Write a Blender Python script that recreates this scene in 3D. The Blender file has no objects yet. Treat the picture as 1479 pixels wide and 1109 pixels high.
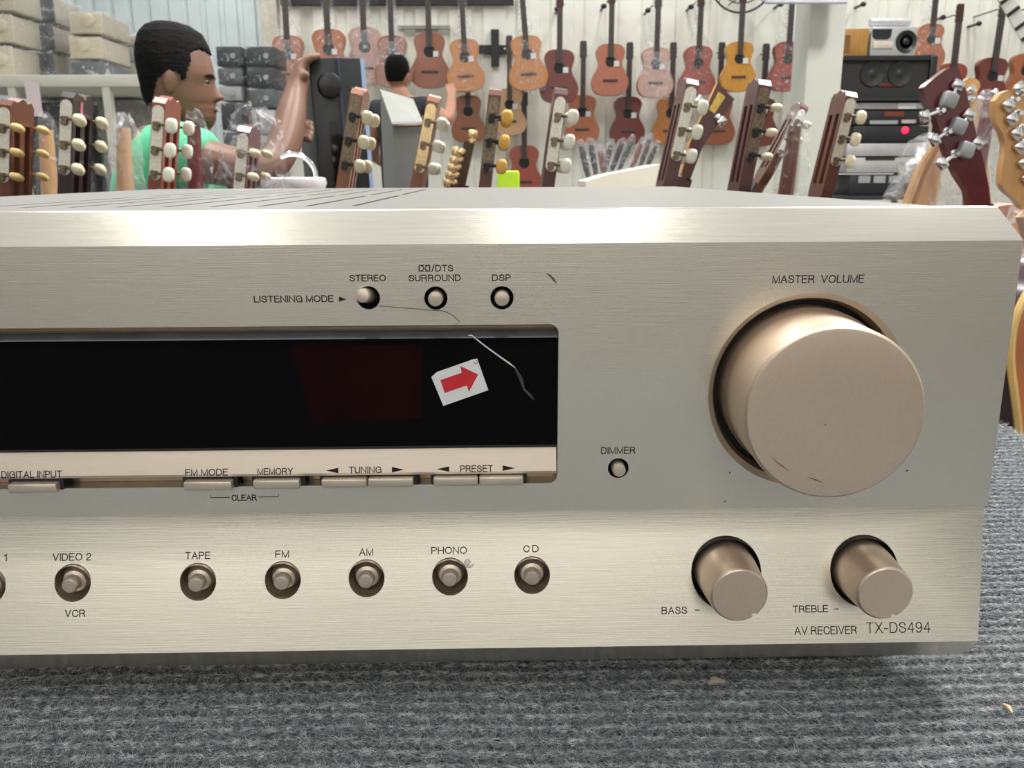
import bpy, bmesh, math, random, os
import numpy as np
from mathutils import Vector, Matrix, Euler
random.seed(7); rng = np.random.default_rng(11)
S = bpy.context.scene
COL = S.collection
R = math.radians
# ------------------------------------------------------------------ camera, light, exposure
W_, H_, F_ = 1479.0, 1109.0, 1239.26
YAW, PITCH, ROLL = 0.01748455, 0.24095029, -0.00496788
CZ, CY = 0.948, -0.258
fw = Vector((math.sin(YAW)*math.cos(PITCH), math.cos(YAW)*math.cos(PITCH), -math.sin(PITCH)))
r0 = Vector((math.cos(YAW), -math.sin(YAW), 0)); u0 = r0.cross(fw)
rt = r0*math.cos(ROLL)+u0*math.sin(ROLL); up = u0*math.cos(ROLL)-r0*math.sin(ROLL)
CAM = Vector((0, CY, CZ))
cd = bpy.data.cameras.new('camera'); cam = bpy.data.objects.new('camera', cd); COL.objects.link(cam)
cam.matrix_world = Matrix(((rt.x, up.x, -fw.x, CAM.x), (rt.y, up.y, -fw.y, CAM.y), (rt.z, up.z, -fw.z, CAM.z), (0, 0, 0, 1)))
cd.sensor_width = 36; cd.sensor_fit = 'HORIZONTAL'; cd.lens = F_*36/W_; cd.clip_start = 0.01; cd.clip_end = 60
cd.dof.use_dof = True; cd.dof.focus_distance = 0.272; cd.dof.aperture_fstop = 48
S.camera = cam
S.view_settings.view_transform = 'Standard'; S.view_settings.look = 'None'
S.view_settings.exposure = 0.0; S.view_settings.gamma = 1.0; S.view_settings.use_curve_mapping = False
wd = bpy.data.worlds.new('world'); S.world = wd; wd.use_nodes = True
wd.node_tree.nodes['Background'].inputs[0].default_value = (0.93, 0.97, 1.0, 1)
wd.node_tree.nodes['Background'].inputs[1].default_value = 1.0
_n = wd.node_tree.nodes; _l = wd.node_tree.links; _t = _n.new('ShaderNodeTexCoord'); _s = _n.new('ShaderNodeSeparateXYZ'); _r = _n.new('ShaderNodeMapRange'); _m = _n.new('ShaderNodeVectorMath')
_l.new(_t.outputs['Generated'], _s.inputs[0]); _l.new(_s.outputs['Z'], _r.inputs[0]); _r.inputs[3].default_value = .22; _r.inputs[4].default_value = .92     # added soft fill, brighter overhead; no roof is built
_m.operation = 'SCALE'; _m.inputs[0].default_value = (.95, .985, 1.0); _l.new(_r.outputs[0], _m.inputs['Scale']); _l.new(_m.outputs[0], _n['Background'].inputs[0])
def area(name, loc, sx, sy, power, col=(1, .98, .95), rot=(0, 0, 0)):
    l = bpy.data.lights.new(name, 'AREA'); l.shape = 'RECTANGLE'; l.size = sx; l.size_y = sy; l.energy = power; l.color = col
    o = bpy.data.objects.new(name, l); o.location = loc; o.rotation_euler = rot; COL.objects.link(o)
for (x, y, sx, sy, p) in [(-1.27, -1.75, .32, 1.5, 10), (.36, -1.75, .46, 1.5, 14), (-2.2, -4.1, 1.5, .3, 68), (.4, -4.1, 1.5, .3, 42), (-.8, 1.5, .3, 1.2, 110), (1.9, 1.5, .4, 1.2, 290),  # the pair by the front wall is added wall-wash fill, not real fixtures
                          (-2.6, 4.6, .3, 1.5, 38), (0, 4.6, .3, 1.5, 38), (2.6, 4.6, .3, 1.5, 38), (-2, 6.6, .3, 1.5, 38), (1.2, 6.6, .3, 1.5, 30), (4.0, 6.6, .3, 1.5, 38)]:
    area('ceiling_or_fill_lamp', (x, y, 3.95), sx, sy, p, rot=(R(-62 if y < -3 else -32 if .5 < y < 2 else 0), 0, 0))

def ray(px, py): return fw + rt*((px-W_/2)/F_) + up*((H_/2-py)/F_)
def P(px, py, D):                      # the point of the pixel's line of sight that lies D metres in front of the camera
    v = ray(px, py); return CAM + v*(D/v.y)
def onplane(px, py, p0, n):
    v = ray(px, py); return CAM + v*((p0-CAM).dot(n)/v.dot(n))
# ------------------------------------------------------------------ materials
MATS = {}
def mat(name, col, rough=.5, metal=0., var=.12, scale=30., stretch=(1, 1, 1), bump=0., bscale=None, aniso=0., coat=0., emit=None, spec=.5, col2=None):
    if name in MATS: return MATS[name]
    m = bpy.data.materials.new(name); m.use_nodes = True; N = m.node_tree.nodes; L = m.node_tree.links
    b = N['Principled BSDF']
    tc = N.new('ShaderNodeTexCoord'); mp = N.new('ShaderNodeMapping'); mp.inputs['Scale'].default_value = stretch
    L.new(tc.outputs['Object'], mp.inputs['Vector'])
    nz = N.new('ShaderNodeTexNoise'); nz.inputs['Scale'].default_value = scale; nz.inputs['Detail'].default_value = 4
    L.new(mp.outputs[0], nz.inputs['Vector'])
    rp = N.new('ShaderNodeValToRGB'); e = rp.color_ramp.elements
    c1 = tuple(max(0, c*(1-var)) for c in col); c2 = tuple(min(1, c*(1+var)) for c in col) if col2 is None else col2
    e[0].position = .3; e[1].position = .7; e[0].color = (*c1, 1); e[1].color = (*c2, 1)
    L.new(nz.outputs[0], rp.inputs[0]); L.new(rp.outputs[0], b.inputs['Base Color'])
    b.inputs['Roughness'].default_value = rough; b.inputs['Metallic'].default_value = metal
    b.inputs['Specular IOR Level'].default_value = spec
    if coat: b.inputs['Coat Weight'].default_value = coat; b.inputs['Coat Roughness'].default_value = .08
    if aniso:
        b.inputs['Anisotropic'].default_value = aniso
        tg = N.new('ShaderNodeTangent'); tg.direction_type = 'RADIAL'; tg.axis = 'X'
        L.new(tg.outputs[0], b.inputs['Tangent'])
    if bump:
        n2 = N.new('ShaderNodeTexNoise'); n2.inputs['Scale'].default_value = bscale or scale; n2.inputs['Detail'].default_value = 3
        L.new(mp.outputs[0], n2.inputs['Vector'])
        bp = N.new('ShaderNodeBump'); bp.inputs['Strength'].default_value = bump; bp.inputs['Distance'].default_value = .001
        L.new(n2.outputs[0], bp.inputs['Height']); L.new(bp.outputs[0], b.inputs['Normal'])
    if emit: b.inputs['Emission Color'].default_value = (*emit[0], 1); b.inputs['Emission Strength'].default_value = emit[1]
    MATS[name] = m; return m
def srgb(r, g, b): return tuple(((c/255+.055)/1.055)**2.4 if c > 10 else c/255/12.92 for c in (r, g, b))
def plastic(name, lo=.10, hi=.55, scale=14., tint=(.85, .87, .9)):
    if name in MATS: return MATS[name]
    m = bpy.data.materials.new(name); m.use_nodes = True; N = m.node_tree.nodes; L = m.node_tree.links
    b = N['Principled BSDF']; out = N['Material Output']
    b.inputs['Base Color'].default_value = (*tint, 1); b.inputs['Roughness'].default_value = .16; b.inputs['Specular IOR Level'].default_value = .8
    tr = N.new('ShaderNodeBsdfTransparent'); mx = N.new('ShaderNodeMixShader')
    tc = N.new('ShaderNodeTexCoord'); nz = N.new('ShaderNodeTexNoise'); nz.inputs['Scale'].default_value = scale; nz.inputs['Detail'].default_value = 5; nz.inputs['Distortion'].default_value = 2.6
    L.new(tc.outputs['Object'], nz.inputs['Vector'])
    mr = N.new('ShaderNodeMapRange'); mr.inputs[1].default_value = .54; mr.inputs[2].default_value = .70; mr.inputs[3].default_value = lo; mr.inputs[4].default_value = hi  # opacity noise leaves pale streaks that imitate highlights on the film
    L.new(nz.outputs[0], mr.inputs[0]); L.new(mr.outputs[0], mx.inputs[0]); L.new(tr.outputs[0], mx.inputs[1]); L.new(b.outputs[0], mx.inputs[2])
    bp = N.new('ShaderNodeBump'); bp.inputs['Strength'].default_value = 1.; bp.inputs['Distance'].default_value = .02
    L.new(nz.outputs[0], bp.inputs['Height']); L.new(bp.outputs[0], b.inputs['Normal'])
    L.new(mx.outputs[0], out.inputs[0]); MATS[name] = m; return m
def wood(name, col, rough=.3, coat=.4):
    return mat(name, col, rough, 0, .22, 60, (6, 6, .5), coat=coat)
M_face = mat('champagne_brushed_aluminium', (.69, .645, .555), .25, .88, .035, 40, (1, 60, 60), bump=.05, bscale=60, aniso=.75)
M_knob = mat('rose_champagne_anodised', (.68, .54, .42), .36, .85, .03, 900, bump=.03, bscale=2500)
M_btn = mat('champagne_plastic', (.62, .53, .43), .34, .7, .04, 300)
M_strip = mat('champagne_strip', (.63, .545, .455), .38, .75, .03, 60, (1, 40, 40))
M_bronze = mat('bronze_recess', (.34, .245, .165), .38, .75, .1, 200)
M_dark = mat('dark_gap', (.012, .010, .009), .6, 0, .2, 200)
M_lid = mat('champagne_painted_steel', (.145, .14, .128), .42, .25, .04, 60)
M_glass = mat('black_display_glass', (.0025, .002, .0025), .05, 0, .2, 30, spec=.07)
M_glassbev = mat('smoked_glass_bevel', (.055, .056, .06), .12, 0, .2, 80, spec=1.)  # same glass block; ceiling reflection on its bevel painted as paler grey
M_redrefl = mat('painted_red_reflection', (.0105, .0013, .0013), .05, 0, .45, 40, spec=.07)
M_ink = mat('black_ink', (.012, .010, .010), .7, 0, .2, 300, spec=.2)
M_white = mat('white_paper', (.70, .70, .69), .6, 0, .03, 60)
M_red = mat('red_ink', (.55, .012, .022), .6, 0, .06, 200)
M_black = mat('black_plastic', (.014, .015, .017), .35, 0, .25, 40)
M_blackm = mat('matt_black_vinyl', (.02, .021, .022), .6, 0, .25, 60)
M_chrome = mat('chrome', (.78, .78, .78), .12, 1., .05, 50)
M_nickel = mat('aged_nickel', (.74, .70, .60), .34, .45, .16, 260)
M_gold = mat('gold_plate', (.85, .62, .34), .25, .8, .22, 300)
M_brass = mat('dark_bronze_plate', (.20, .15, .10), .4, .8, .4, 300)
M_steel = mat('grey_steel', (.42, .43, .44), .4, .5, .1, 20)
M_silver = mat('silver_front', (.52, .50, .50), .38, .5, .1, 20)
M_cream = mat('cream_button', (.80, .74, .52), .3, 0, .05, 60)
M_ivory = mat('white_button', (.82, .80, .66), .28, 0, .05, 60)
M_amber = mat('amber_button', (.78, .45, .11), .25, 0, .12, 90)
M_pearl = mat('yellowed_button', (.80, .58, .26), .25, 0, .1, 90)
M_grey = mat('grey_board', (.50, .51, .49), .5, 0, .06, 12)
M_film = plastic('clear_plastic_film', .05, .50, 24)
M_film2 = plastic('milky_plastic_film', .13, .62, 15)
M_fboard = mat('dark_fretboard', (.055, .042, .038), .45, 0, .25, 60)
M_skin = mat('brown_skin', srgb(118, 85, 68), .5, 0, .06, 30)
M_skin2 = mat('light_brown_skin', srgb(176, 126, 102), .5, 0, .06, 30)
M_hair = mat('black_hair', (.006, .0055, .0055), .8, 0, .5, 160, bump=.6, bscale=300, spec=.15)
M_mint = mat('mint_green_cotton', srgb(92, 196, 146), .85, 0, .07, 18, bump=.3, bscale=25)
M_navy = mat('charcoal_cotton', (.02, .022, .028), .85, 0, .1, 30)
M_denim = mat('dark_denim', (.025, .032, .06), .85, 0, .15, 60)
# ------------------------------------------------------------------ mesh helpers
class MB:
    def __init__(s): s.v = []; s.f = []; s.m = []; s.sm = []
    def add(s, vs, fs, mi=0, smooth=True):
        o = len(s.v); s.v += [Vector(v) for v in vs]; s.f += [tuple(i+o for i in f) for f in fs]
        s.m += [mi]*len(fs); s.sm += [smooth]*len(fs); return s
    def box(s, lo, hi, mi=0, M=None, ch=0.):
        x0, y0, z0 = lo; x1, y1, z1 = hi
        if ch:
            bm = bmesh.new(); bmesh.ops.create_cube(bm, size=1)
            for v in bm.verts: v.co = Vector(((x0+x1)/2+v.co.x*(x1-x0), (y0+y1)/2+v.co.y*(y1-y0), (z0+z1)/2+v.co.z*(z1-z0)))
            bmesh.ops.bevel(bm, geom=bm.edges[:], offset=ch, segments=2, affect='EDGES', profile=.5)
            bm.verts.index_update(); vs = [v.co.copy() for v in bm.verts]; fs = [tuple(v.index for v in f.verts) for f in bm.faces]; bm.free()
        else:
            vs = [Vector((x, y, z)) for x in (x0, x1) for y in (y0, y1) for z in (z0, z1)]
            fs = [(0, 1, 3, 2), (4, 6, 7, 5), (0, 4, 5, 1), (2, 3, 7, 6), (0, 2, 6, 4), (1, 5, 7, 3)]
        if M: vs = [M @ v for v in vs]
        return s.add(vs, fs, mi, True)
    def lathe(s, prof, o, ax, n=48, mi=0, cap0=True, cap1=True, mis=None):
        """prof: (radius, distance along ax)"""
        o = Vector(o); ax = Vector(ax).normalized(); a = ax.orthogonal().normalized(); b = ax.cross(a)
        vs = []; fs = []; k = len(prof)
        for (r, h) in prof:
            for i in range(n):
                t = 2*math.pi*i/n; vs.append(o+ax*h+(a*math.cos(t)+b*math.sin(t))*max(r, 1e-6))
        ms = []
        for j in range(k-1):
            for i in range(n):
                fs.append((j*n+i, j*n+(i+1) % n, (j+1)*n+(i+1) % n, (j+1)*n+i)); ms.append(mis[j] if mis else mi)
        if cap0: fs.append(tuple(range(n))[::-1]); ms.append(mis[0] if mis else mi)
        if cap1: fs.append(tuple((k-1)*n+i for i in range(n))); ms.append(mis[-1] if mis else mi)
        o_ = len(s.v); s.v += vs; s.f += [tuple(i+o_ for i in f) for f in fs]; s.m += ms; s.sm += [True]*len(fs); return s
    def cyl(s, a, b, r0, r1=None, n=16, mi=0):
        a = Vector(a); b = Vector(b); return s.lathe([(r0, 0), (r1 if r1 is not None else r0, (b-a).length)], a, b-a, n, mi)
    def tube(s, path, r, n=8, mi=0):
        path = [Vector(p) for p in path]; vs = []; fs = []
        rr = r if isinstance(r, (list, tuple)) else [r]*len(path)
        t0 = (path[1]-path[0]).normalized(); a = t0.orthogonal().normalized()
        for i, p in enumerate(path):
            t = (path[min(i+1, len(path)-1)]-path[max(i-1, 0)]).normalized()
            a = (a-t*a.dot(t)).normalized(); b = t.cross(a)
            for k in range(n):
                w = 2*math.pi*k/n; vs.append(p+(a*math.cos(w)+b*math.sin(w))*rr[i])
        for i in range(len(path)-1):
            for k in range(n): fs.append((i*n+k, i*n+(k+1) % n, (i+1)*n+(k+1) % n, (i+1)*n+k))
        fs += [tuple(range(n))[::-1], tuple((len(path)-1)*n+k for k in range(n))]
        return s.add(vs, fs, mi)
    def ell(s, c, r, n=16, k=10, mi=0, M=None, sq=1.):
        vs = []; fs = []
        for j in range(k+1):
            ph = math.pi*j/k-math.pi/2
            for i in range(n):
                t = 2*math.pi*i/n
                def sp(x): return math.copysign(abs(x)**sq, x)
                v = Vector((c[0]+r[0]*sp(math.cos(ph))*sp(math.cos(t)), c[1]+r[1]*sp(math.cos(ph))*sp(math.sin(t)), c[2]+r[2]*sp(math.sin(ph))))
                vs.append(M @ v if M else v)
        for j in range(k):
            for i in range(n): fs.append((j*n+i, j*n+(i+1) % n, (j+1)*n+(i+1) % n, (j+1)*n+i))
        return s.add(vs, fs, mi)
    def prism(s, pts, d, mi=0, mside=None):
        """pts: polygon in space, d: extrusion vector"""
        n = len(pts); pts = [Vector(p) for p in pts]; d = Vector(d)
        vs = pts+[p+d for p in pts]
        s.add(vs, [tuple(range(n)), tuple(range(2*n-1, n-1, -1))], mi, True)
        return s.add(vs, [(i, i+n, (i+1) % n+n, (i+1) % n) for i in range(n)], mi if mside is None else mside, True)
    def quad(s, a, b, c, d, mi=0): return s.add([a, b, c, d], [(0, 1, 2, 3)], mi)
    def build(s, name, mats, parent=None, off=None, angle=35, M=None):
        me = bpy.data.meshes.new(name)
        o = off if off is not None else (ROOT.get(parent.name, Vector()) if parent is not None else Vector())
        vs = [(M @ v if M else v)-o for v in s.v]
        me.from_pydata(vs, [], s.f)
        if not isinstance(mats, (list, tuple)): mats = [mats]
        for m in mats: me.materials.append(m)
        me.polygons.foreach_set('material_index', s.m); me.polygons.foreach_set('use_smooth', s.sm)
        bm = bmesh.new(); bm.from_mesh(me); bmesh.ops.remove_doubles(bm, verts=bm.verts, dist=1e-7); bmesh.ops.recalc_face_normals(bm, faces=bm.faces); bm.to_mesh(me); bm.free()
        me.set_sharp_from_angle(angle=R(angle)); me.update()
        ob = bpy.data.objects.new(name, me); COL.objects.link(ob)
        if parent is not None: ob.parent = parent; ROOT[ob.name] = o
        return ob
ROOT = {}
def tag(o, label=None, cat=None, group=None, kind=None):
    for k, v in (('label', label), ('category', cat), ('group', group), ('kind', kind)):
        if v: o[k] = v
    return o
def thing(name, label, cat, loc=(0, 0, 0), group=None, M=None):
    """an Empty at the thing's base. With M the parts are built in the thing's own axes, else in world axes"""
    o = bpy.data.objects.new(name, None); COL.objects.link(o); o.empty_display_size = .05
    if M is not None: o.matrix_world = M; ROOT[o.name] = Vector()
    else: o.location = loc; ROOT[o.name] = Vector(loc)
    return tag(o, label, cat, group)
def solo(mb, name, mats, label, cat, loc, group=None, angle=35):
    o = mb.build(name, mats, None, off=Vector(loc), angle=angle); o.location = loc; return tag(o, label, cat, group)
def struct(mb, name, mats, angle=35):
    o = mb.build(name, mats, None, angle=angle); o['kind'] = 'structure'; return o
def eval_mesh(ob):
    dg = bpy.context.evaluated_depsgraph_get(); e = ob.evaluated_get(dg); me = e.to_mesh()
    v = [x.co.copy() for x in me.vertices]; f = [tuple(p.vertices) for p in me.polygons]; e.to_mesh_clear(); return v, f
def drop(ob):
    d = ob.data; bpy.data.objects.remove(ob, do_unlink=True)
    if isinstance(d, bpy.types.Mesh): bpy.data.meshes.remove(d)
def boolean(base, cutter):
    """base MB minus cutter MB -> MB (flat polygons)"""
    a = base.build('solid_a', [M_dark]); b = cutter.build('solid_b', [M_dark])
    md = a.modifiers.new('b', 'BOOLEAN'); md.operation = 'DIFFERENCE'; md.object = b; md.solver = 'EXACT'
    v, f = eval_mesh(a); drop(a); drop(b); r = MB(); r.add(v, f); return r
def skin(verts, edges, radii, sub=2, smooth=True):
    me = bpy.data.meshes.new('armature_mesh'); me.from_pydata(verts, edges, []); ob = bpy.data.objects.new('armature_mesh', me); COL.objects.link(ob)
    md = ob.modifiers.new('s', 'SKIN'); md.use_smooth_shade = True
    for i, r in enumerate(radii):
        d = me.skin_vertices[0].data[i]; d.radius = (r, r) if not isinstance(r, tuple) else r; d.use_root = (i == 0)
    sd = ob.modifiers.new('d', 'SUBSURF'); sd.levels = sub; sd.render_levels = sub
    v, f = eval_mesh(ob); drop(ob); return v, f
def remesh(mb, vox, it=4):
    a = mb.build('solid_r', [M_dark]); md = a.modifiers.new('r', 'REMESH'); md.mode = 'VOXEL'; md.voxel_size = vox
    sm = a.modifiers.new('sm', 'SMOOTH'); sm.iterations = it; sm.factor = .5
    v, f = eval_mesh(a); drop(a); r = MB(); r.add(v, f); return r
def catmull(pts, k=6, closed=False):
    pts = [Vector(p) for p in pts]; n = len(pts); out = []
    for i in range(n if closed else n-1):
        p0, p1, p2, p3 = (pts[(i-1) % n], pts[i], pts[(i+1) % n], pts[(i+2) % n]) if closed else (pts[max(i-1, 0)], pts[i], pts[i+1], pts[min(i+2, n-1)])
        for j in range(k):
            t = j/k; out.append(.5*((2*p1)+(p2-p0)*t+(2*p0-5*p1+4*p2-p3)*t*t+(3*p1-p0-3*p2+p3)*t**3))
    if not closed: out.append(pts[-1])
    return out
# ------------------------------------------------------------------ text
GLY = {   # strokes of a plain sans alphabet: cap height 1
 'A': (.68, [[(0, 0), (.34, 1), (.68, 0)], [(.125, .36), (.555, .36)]]), 'B': (.60, [[(0, 0), (0, 1), (.33, 1), (.50, .94), (.55, .77), (.50, .6), (.33, .54), (0, .54)], [(.33, .54), (.53, .47), (.60, .28), (.53, .07), (.35, 0), (0, 0)]]),
 'C': (.66, [[(.66, .68), (.6, .86), (.48, .97), (.33, 1), (.14, .93), (.03, .74), (0, .5), (.03, .26), (.14, .07), (.33, 0), (.48, .03), (.6, .14), (.66, .33)]]),
 'D': (.63, [[(0, 0), (0, 1), (.3, 1), (.48, .94), (.59, .77), (.63, .5), (.59, .23), (.48, .06), (.3, 0), (0, 0)]]),
 'E': (.54, [[(.54, 1), (0, 1), (0, 0), (.54, 0)], [(0, .53), (.5, .53)]]), 'F': (.50, [[(.5, 1), (0, 1), (0, 0)], [(0, .51), (.45, .51)]]),
 'G': (.70, [[(.67, .70), (.6, .87), (.48, .97), (.34, 1), (.14, .93), (.03, .74), (0, .5), (.03, .26), (.14, .07), (.34, 0), (.5, .04), (.62, .15), (.69, .28), (.69, .49), (.38, .49)], [(.69, .28), (.69, 0)]]),
 'H': (.62, [[(0, 0), (0, 1)], [(.62, 0), (.62, 1)], [(0, .53), (.62, .53)]]), 'I': (.02, [[(.01, 0), (.01, 1)]]), 'L': (.47, [[(0, 1), (0, 0), (.47, 0)]]),
 'M': (.74, [[(0, 0), (0, 1), (.37, 0), (.74, 1), (.74, 0)]]), 'N': (.62, [[(0, 0), (0, 1), (.62, 0), (.62, 1)]]),
 'O': (.74, [[(.37, 0), (.17, .06), (.04, .25), (0, .5), (.04, .75), (.17, .94), (.37, 1), (.57, .94), (.7, .75), (.74, .5), (.7, .25), (.57, .06), (.37, 0)]]),
 'P': (.56, [[(0, 0), (0, 1), (.32, 1), (.5, .93), (.56, .74), (.5, .54), (.32, .47), (0, .47)]]), 'R': (.62, [[(0, 0), (0, 1), (.35, 1), (.52, .93), (.58, .75), (.52, .57), (.35, .5), (0, .5)], [(.35, .5), (.5, .42), (.55, .28), (.57, .1), (.62, 0)]]),
 'S': (.58, [[(.55, .72), (.49, .9), (.37, .99), (.27, 1), (.12, .95), (.04, .83), (.05, .68), (.16, .57), (.3, .52), (.46, .46), (.57, .34), (.57, .2), (.48, .06), (.3, 0), (.12, .05), (.03, .16), (0, .31)]]),
 'T': (.58, [[(0, 1), (.58, 1)], [(.29, 1), (.29, 0)]]), 'U': (.62, [[(0, 1), (0, .35), (.05, .13), (.17, .02), (.31, 0), (.45, .02), (.57, .13), (.62, .35), (.62, 1)]]),
 'V': (.64, [[(0, 1), (.32, 0), (.64, 1)]]), 'X': (.62, [[(0, 0), (.6, 1)], [(.02, 1), (.62, 0)]]), 'Y': (.62, [[(0, 1), (.31, .44), (.62, 1)], [(.31, .44), (.31, 0)]]),
 '1': (.24, [[(0, .78), (.13, .84), (.2, .92), (.23, 1), (.23, 0)]]), '2': (.5, [[(.01, .7), (.05, .88), (.15, .98), (.27, 1), (.4, .95), (.48, .83), (.48, .68), (.4, .53), (.22, .36), (.06, .18), (0, 0), (.5, 0)]]),
 '4': (.54, [[(.40, 0), (.40, 1), (0, .3), (.54, .3)]]), '9': (.52, [[(.03, .17), (.1, .05), (.24, 0), (.38, .06), (.47, .22), (.51, .5), (.49, .77), (.4, .95), (.25, 1), (.1, .94), (.01, .78), (.01, .62), (.09, .45), (.24, .38), (.39, .44), (.49, .58)]]),
 '/': (.30, [[(0, -.05), (.30, 1.05)]]), '-': (.30, [[(0, .4), (.30, .4)]]), ' ': (.12, [])}
def ribbon(pts, w):
    p = [Vector(q) for q in pts]; n = len(p); A = []; B = []; closed = (p[0]-p[-1]).length < 1e-6
    for i in range(n):
        d0 = (p[i]-p[i-1]) if i else ((p[-1]-p[-2]) if closed else p[1]-p[0]); d1 = (p[i+1]-p[i]) if i < n-1 else ((p[1]-p[0]) if closed else d0)
        d0 = d0.normalized(); d1 = d1.normalized(); n0 = Vector((-d0.y, d0.x)); n1 = Vector((-d1.y, d1.x)); m = n0+n1
        if m.length < .3: m = n1*2
        m = m.normalized(); k = min(1/max(m.dot(n1), .3), 2.2); e = Vector((0, 0))
        if not closed and i in (0, n-1): e = d0*(-w/2 if i == 0 else w/2)
        A.append(p[i]+m*k*w/2+e); B.append(p[i]-m*k*w/2+e)
    return A+B, [(i, i+1, n+i+1, n+i) for i in range(n-1)]
def write(parent, txt, x0, x1, ytop, ybot, p0, n, lift=.00006, wpx=1.45):
    A = onplane(x0, ybot, p0, n); B = onplane(x1, ybot, p0, n); T = onplane(x0, ytop, p0, n)
    u = Vector((1, 0, 0)); w = n.cross(u).normalized(); w = w if w.z > 0 else -w
    lw = wpx*MMPX; W = (B-A).dot(u)-lw; Hh = (T-A).dot(w)-lw
    gap = .23; tot = sum(GLY[c][0] for c in txt)+gap*(len(txt)-1); sx = W/tot; x = 0; vs = []; fs = []
    A = A+u*(lw/2)+w*(lw/2); slope = Vector((0, 0, (B.z-A.z)))
    for c in txt:
        for st in GLY[c][1]:
            v, f = ribbon([((x+a)*sx, b*Hh) for a, b in st], lw); o = len(vs)
            vs += [A+u*q.x+w*q.y-n*lift for q in v]; fs += [tuple(i+o for i in g) for g in f]
        x += GLY[c][0]+gap
    MB().add(vs, fs).build('lettering', M_ink, parent)
def inkpoly(mb, pts, p0, n, lift=.00006, mi=0):
    mb.add([onplane(x, y, p0, n)-n*lift for x, y in pts], [tuple(range(len(pts)))], mi)
def inkline(mb, pts, wpx, p0, n, lift=.00006, mi=0):
    pp = [Vector((x, y)) for x, y in pts]; ws = wpx if isinstance(wpx, (list, tuple)) else [wpx]*len(pp); L = []; Q = []
    for i, p in enumerate(pp):
        t = (pp[min(i+1, len(pp)-1)]-pp[max(i-1, 0)]).normalized(); m = Vector((-t.y, t.x))*ws[i]/2
        L.append(onplane(*(p+m), p0, n)-n*lift); Q.append(onplane(*(p-m), p0, n)-n*lift)
    k = len(pp); mb.add(L+Q, [(i, i+1, k+i+1, k+i) for i in range(k-1)], mi)
MMPX = .258/F_
NY = Vector((0, 1, 0))     # the panels' inward normal
# ================================================================== SETTING
TZ = CZ-.172               # top of the carpet
fl = MB(); fl.box((-7, -5.1, -.1), (7, 9, 0)); struct(fl, 'floor', mat('grey_concrete', (.15, .145, .14), .6, 0, .12, 3))
def corrugated(x0, x1, y, z0, z1, step, d=.03):
    b = MB(); x = x0; top = []
    while x < x1:
        for (dx, dy) in ((0, 0), (step*.62, 0), (step*.70, d), (step*.92, d)): top.append((min(x+dx, x1), y-dy if False else y+dy))
        x += step
    top.append((x1, y)); vs = []; n = len(top)
    for (a, c) in top: vs += [(a, c, z0), (a, c, z1)]
    for (a, c) in top: vs += [(a, y+.12, z0), (a, y+.12, z1)]
    fs = []
    for i in range(n-1):
        fs += [(2*i, 2*i+1, 2*i+3, 2*i+2), (2*n+2*i, 2*n+2*i+2, 2*n+2*i+3, 2*n+2*i+1), (2*i+1, 2*n+2*i+1, 2*n+2*i+3, 2*i+3)]
    fs += [(0, 2*n, 2*n+1, 1), (2*n-2, 2*n-1, 4*n-1, 4*n-2)]
    return b.add(vs, fs, 0, False)
YB = 7.85
XS = P(396, 30, YB-CY).x
M_wall = mat('cream_sheet_metal', srgb(236, 236, 224), .5, 0, .05, 5)
struct(corrugated(XS+.04, 7, YB, 0, 4.2, .30), 'wall_back', M_wall)
struct(corrugated(-7, XS-.04, YB+.02, 0, 4.2, .16), 'wall_back_left', mat('pale_blue_sheet_metal', srgb(203, 214, 214), .45, 0, .04, 5))
b = MB().box((XS-.10, YB-.10, 0), (XS+.05, YB+.1, 4.2)); struct(b, 'trim_1', mat('cream_corner_post', (.55, .52, .44), .6))
struct(MB().box((-7.1, -5, 0), (-7, 8, 4.2)), 'wall_left', mat('pale_grey_paint', (.62, .63, .61), .6))
struct(MB().box((7, -5, 0), (7.1, 8, 4.2)), 'wall_right', M_wall)
struct(MB().box((-7, -5.1, 0), (7, -5, 4.2)), 'wall_front', mat('white_paint', (.86, .85, .81), .6, 0, .03, 3))
struct(MB().box((-7, -4.998, 0), (7, -4.9, 1.12)), 'reflection_blocker', mat('reflection_blocker_dark', (.10, .095, .09), .6, 0, .1, 4))  # unseen dark band added to dim what the upper panel reflects
# white square pillar
c0, c1 = P(1157, 200, 3.4), P(1209, 200, 3.4)
struct(MB().box((c0.x, 3.4+CY, 0), (c1.x, 3.4+CY+.17, 4.2), ch=.008), 'pillar', mat('white_pillar_paint', srgb(194, 196, 186), .55, 0, .03, 8))
a, b_ = P(1108, -8, 3.3), P(1226, 4, 3.3)
solo(MB().box((a.x, 3.3+CY, b_.z), (b_.x, 3.3+CY+.03, a.z+.15), ch=.004), 'sign_board', mat('pale_lilac_board', srgb(214, 214, 226), .5), 'pale lilac sign board fixed across the top of the white pillar', 'sign', (c0.x, 3.3+CY, b_.z))
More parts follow.
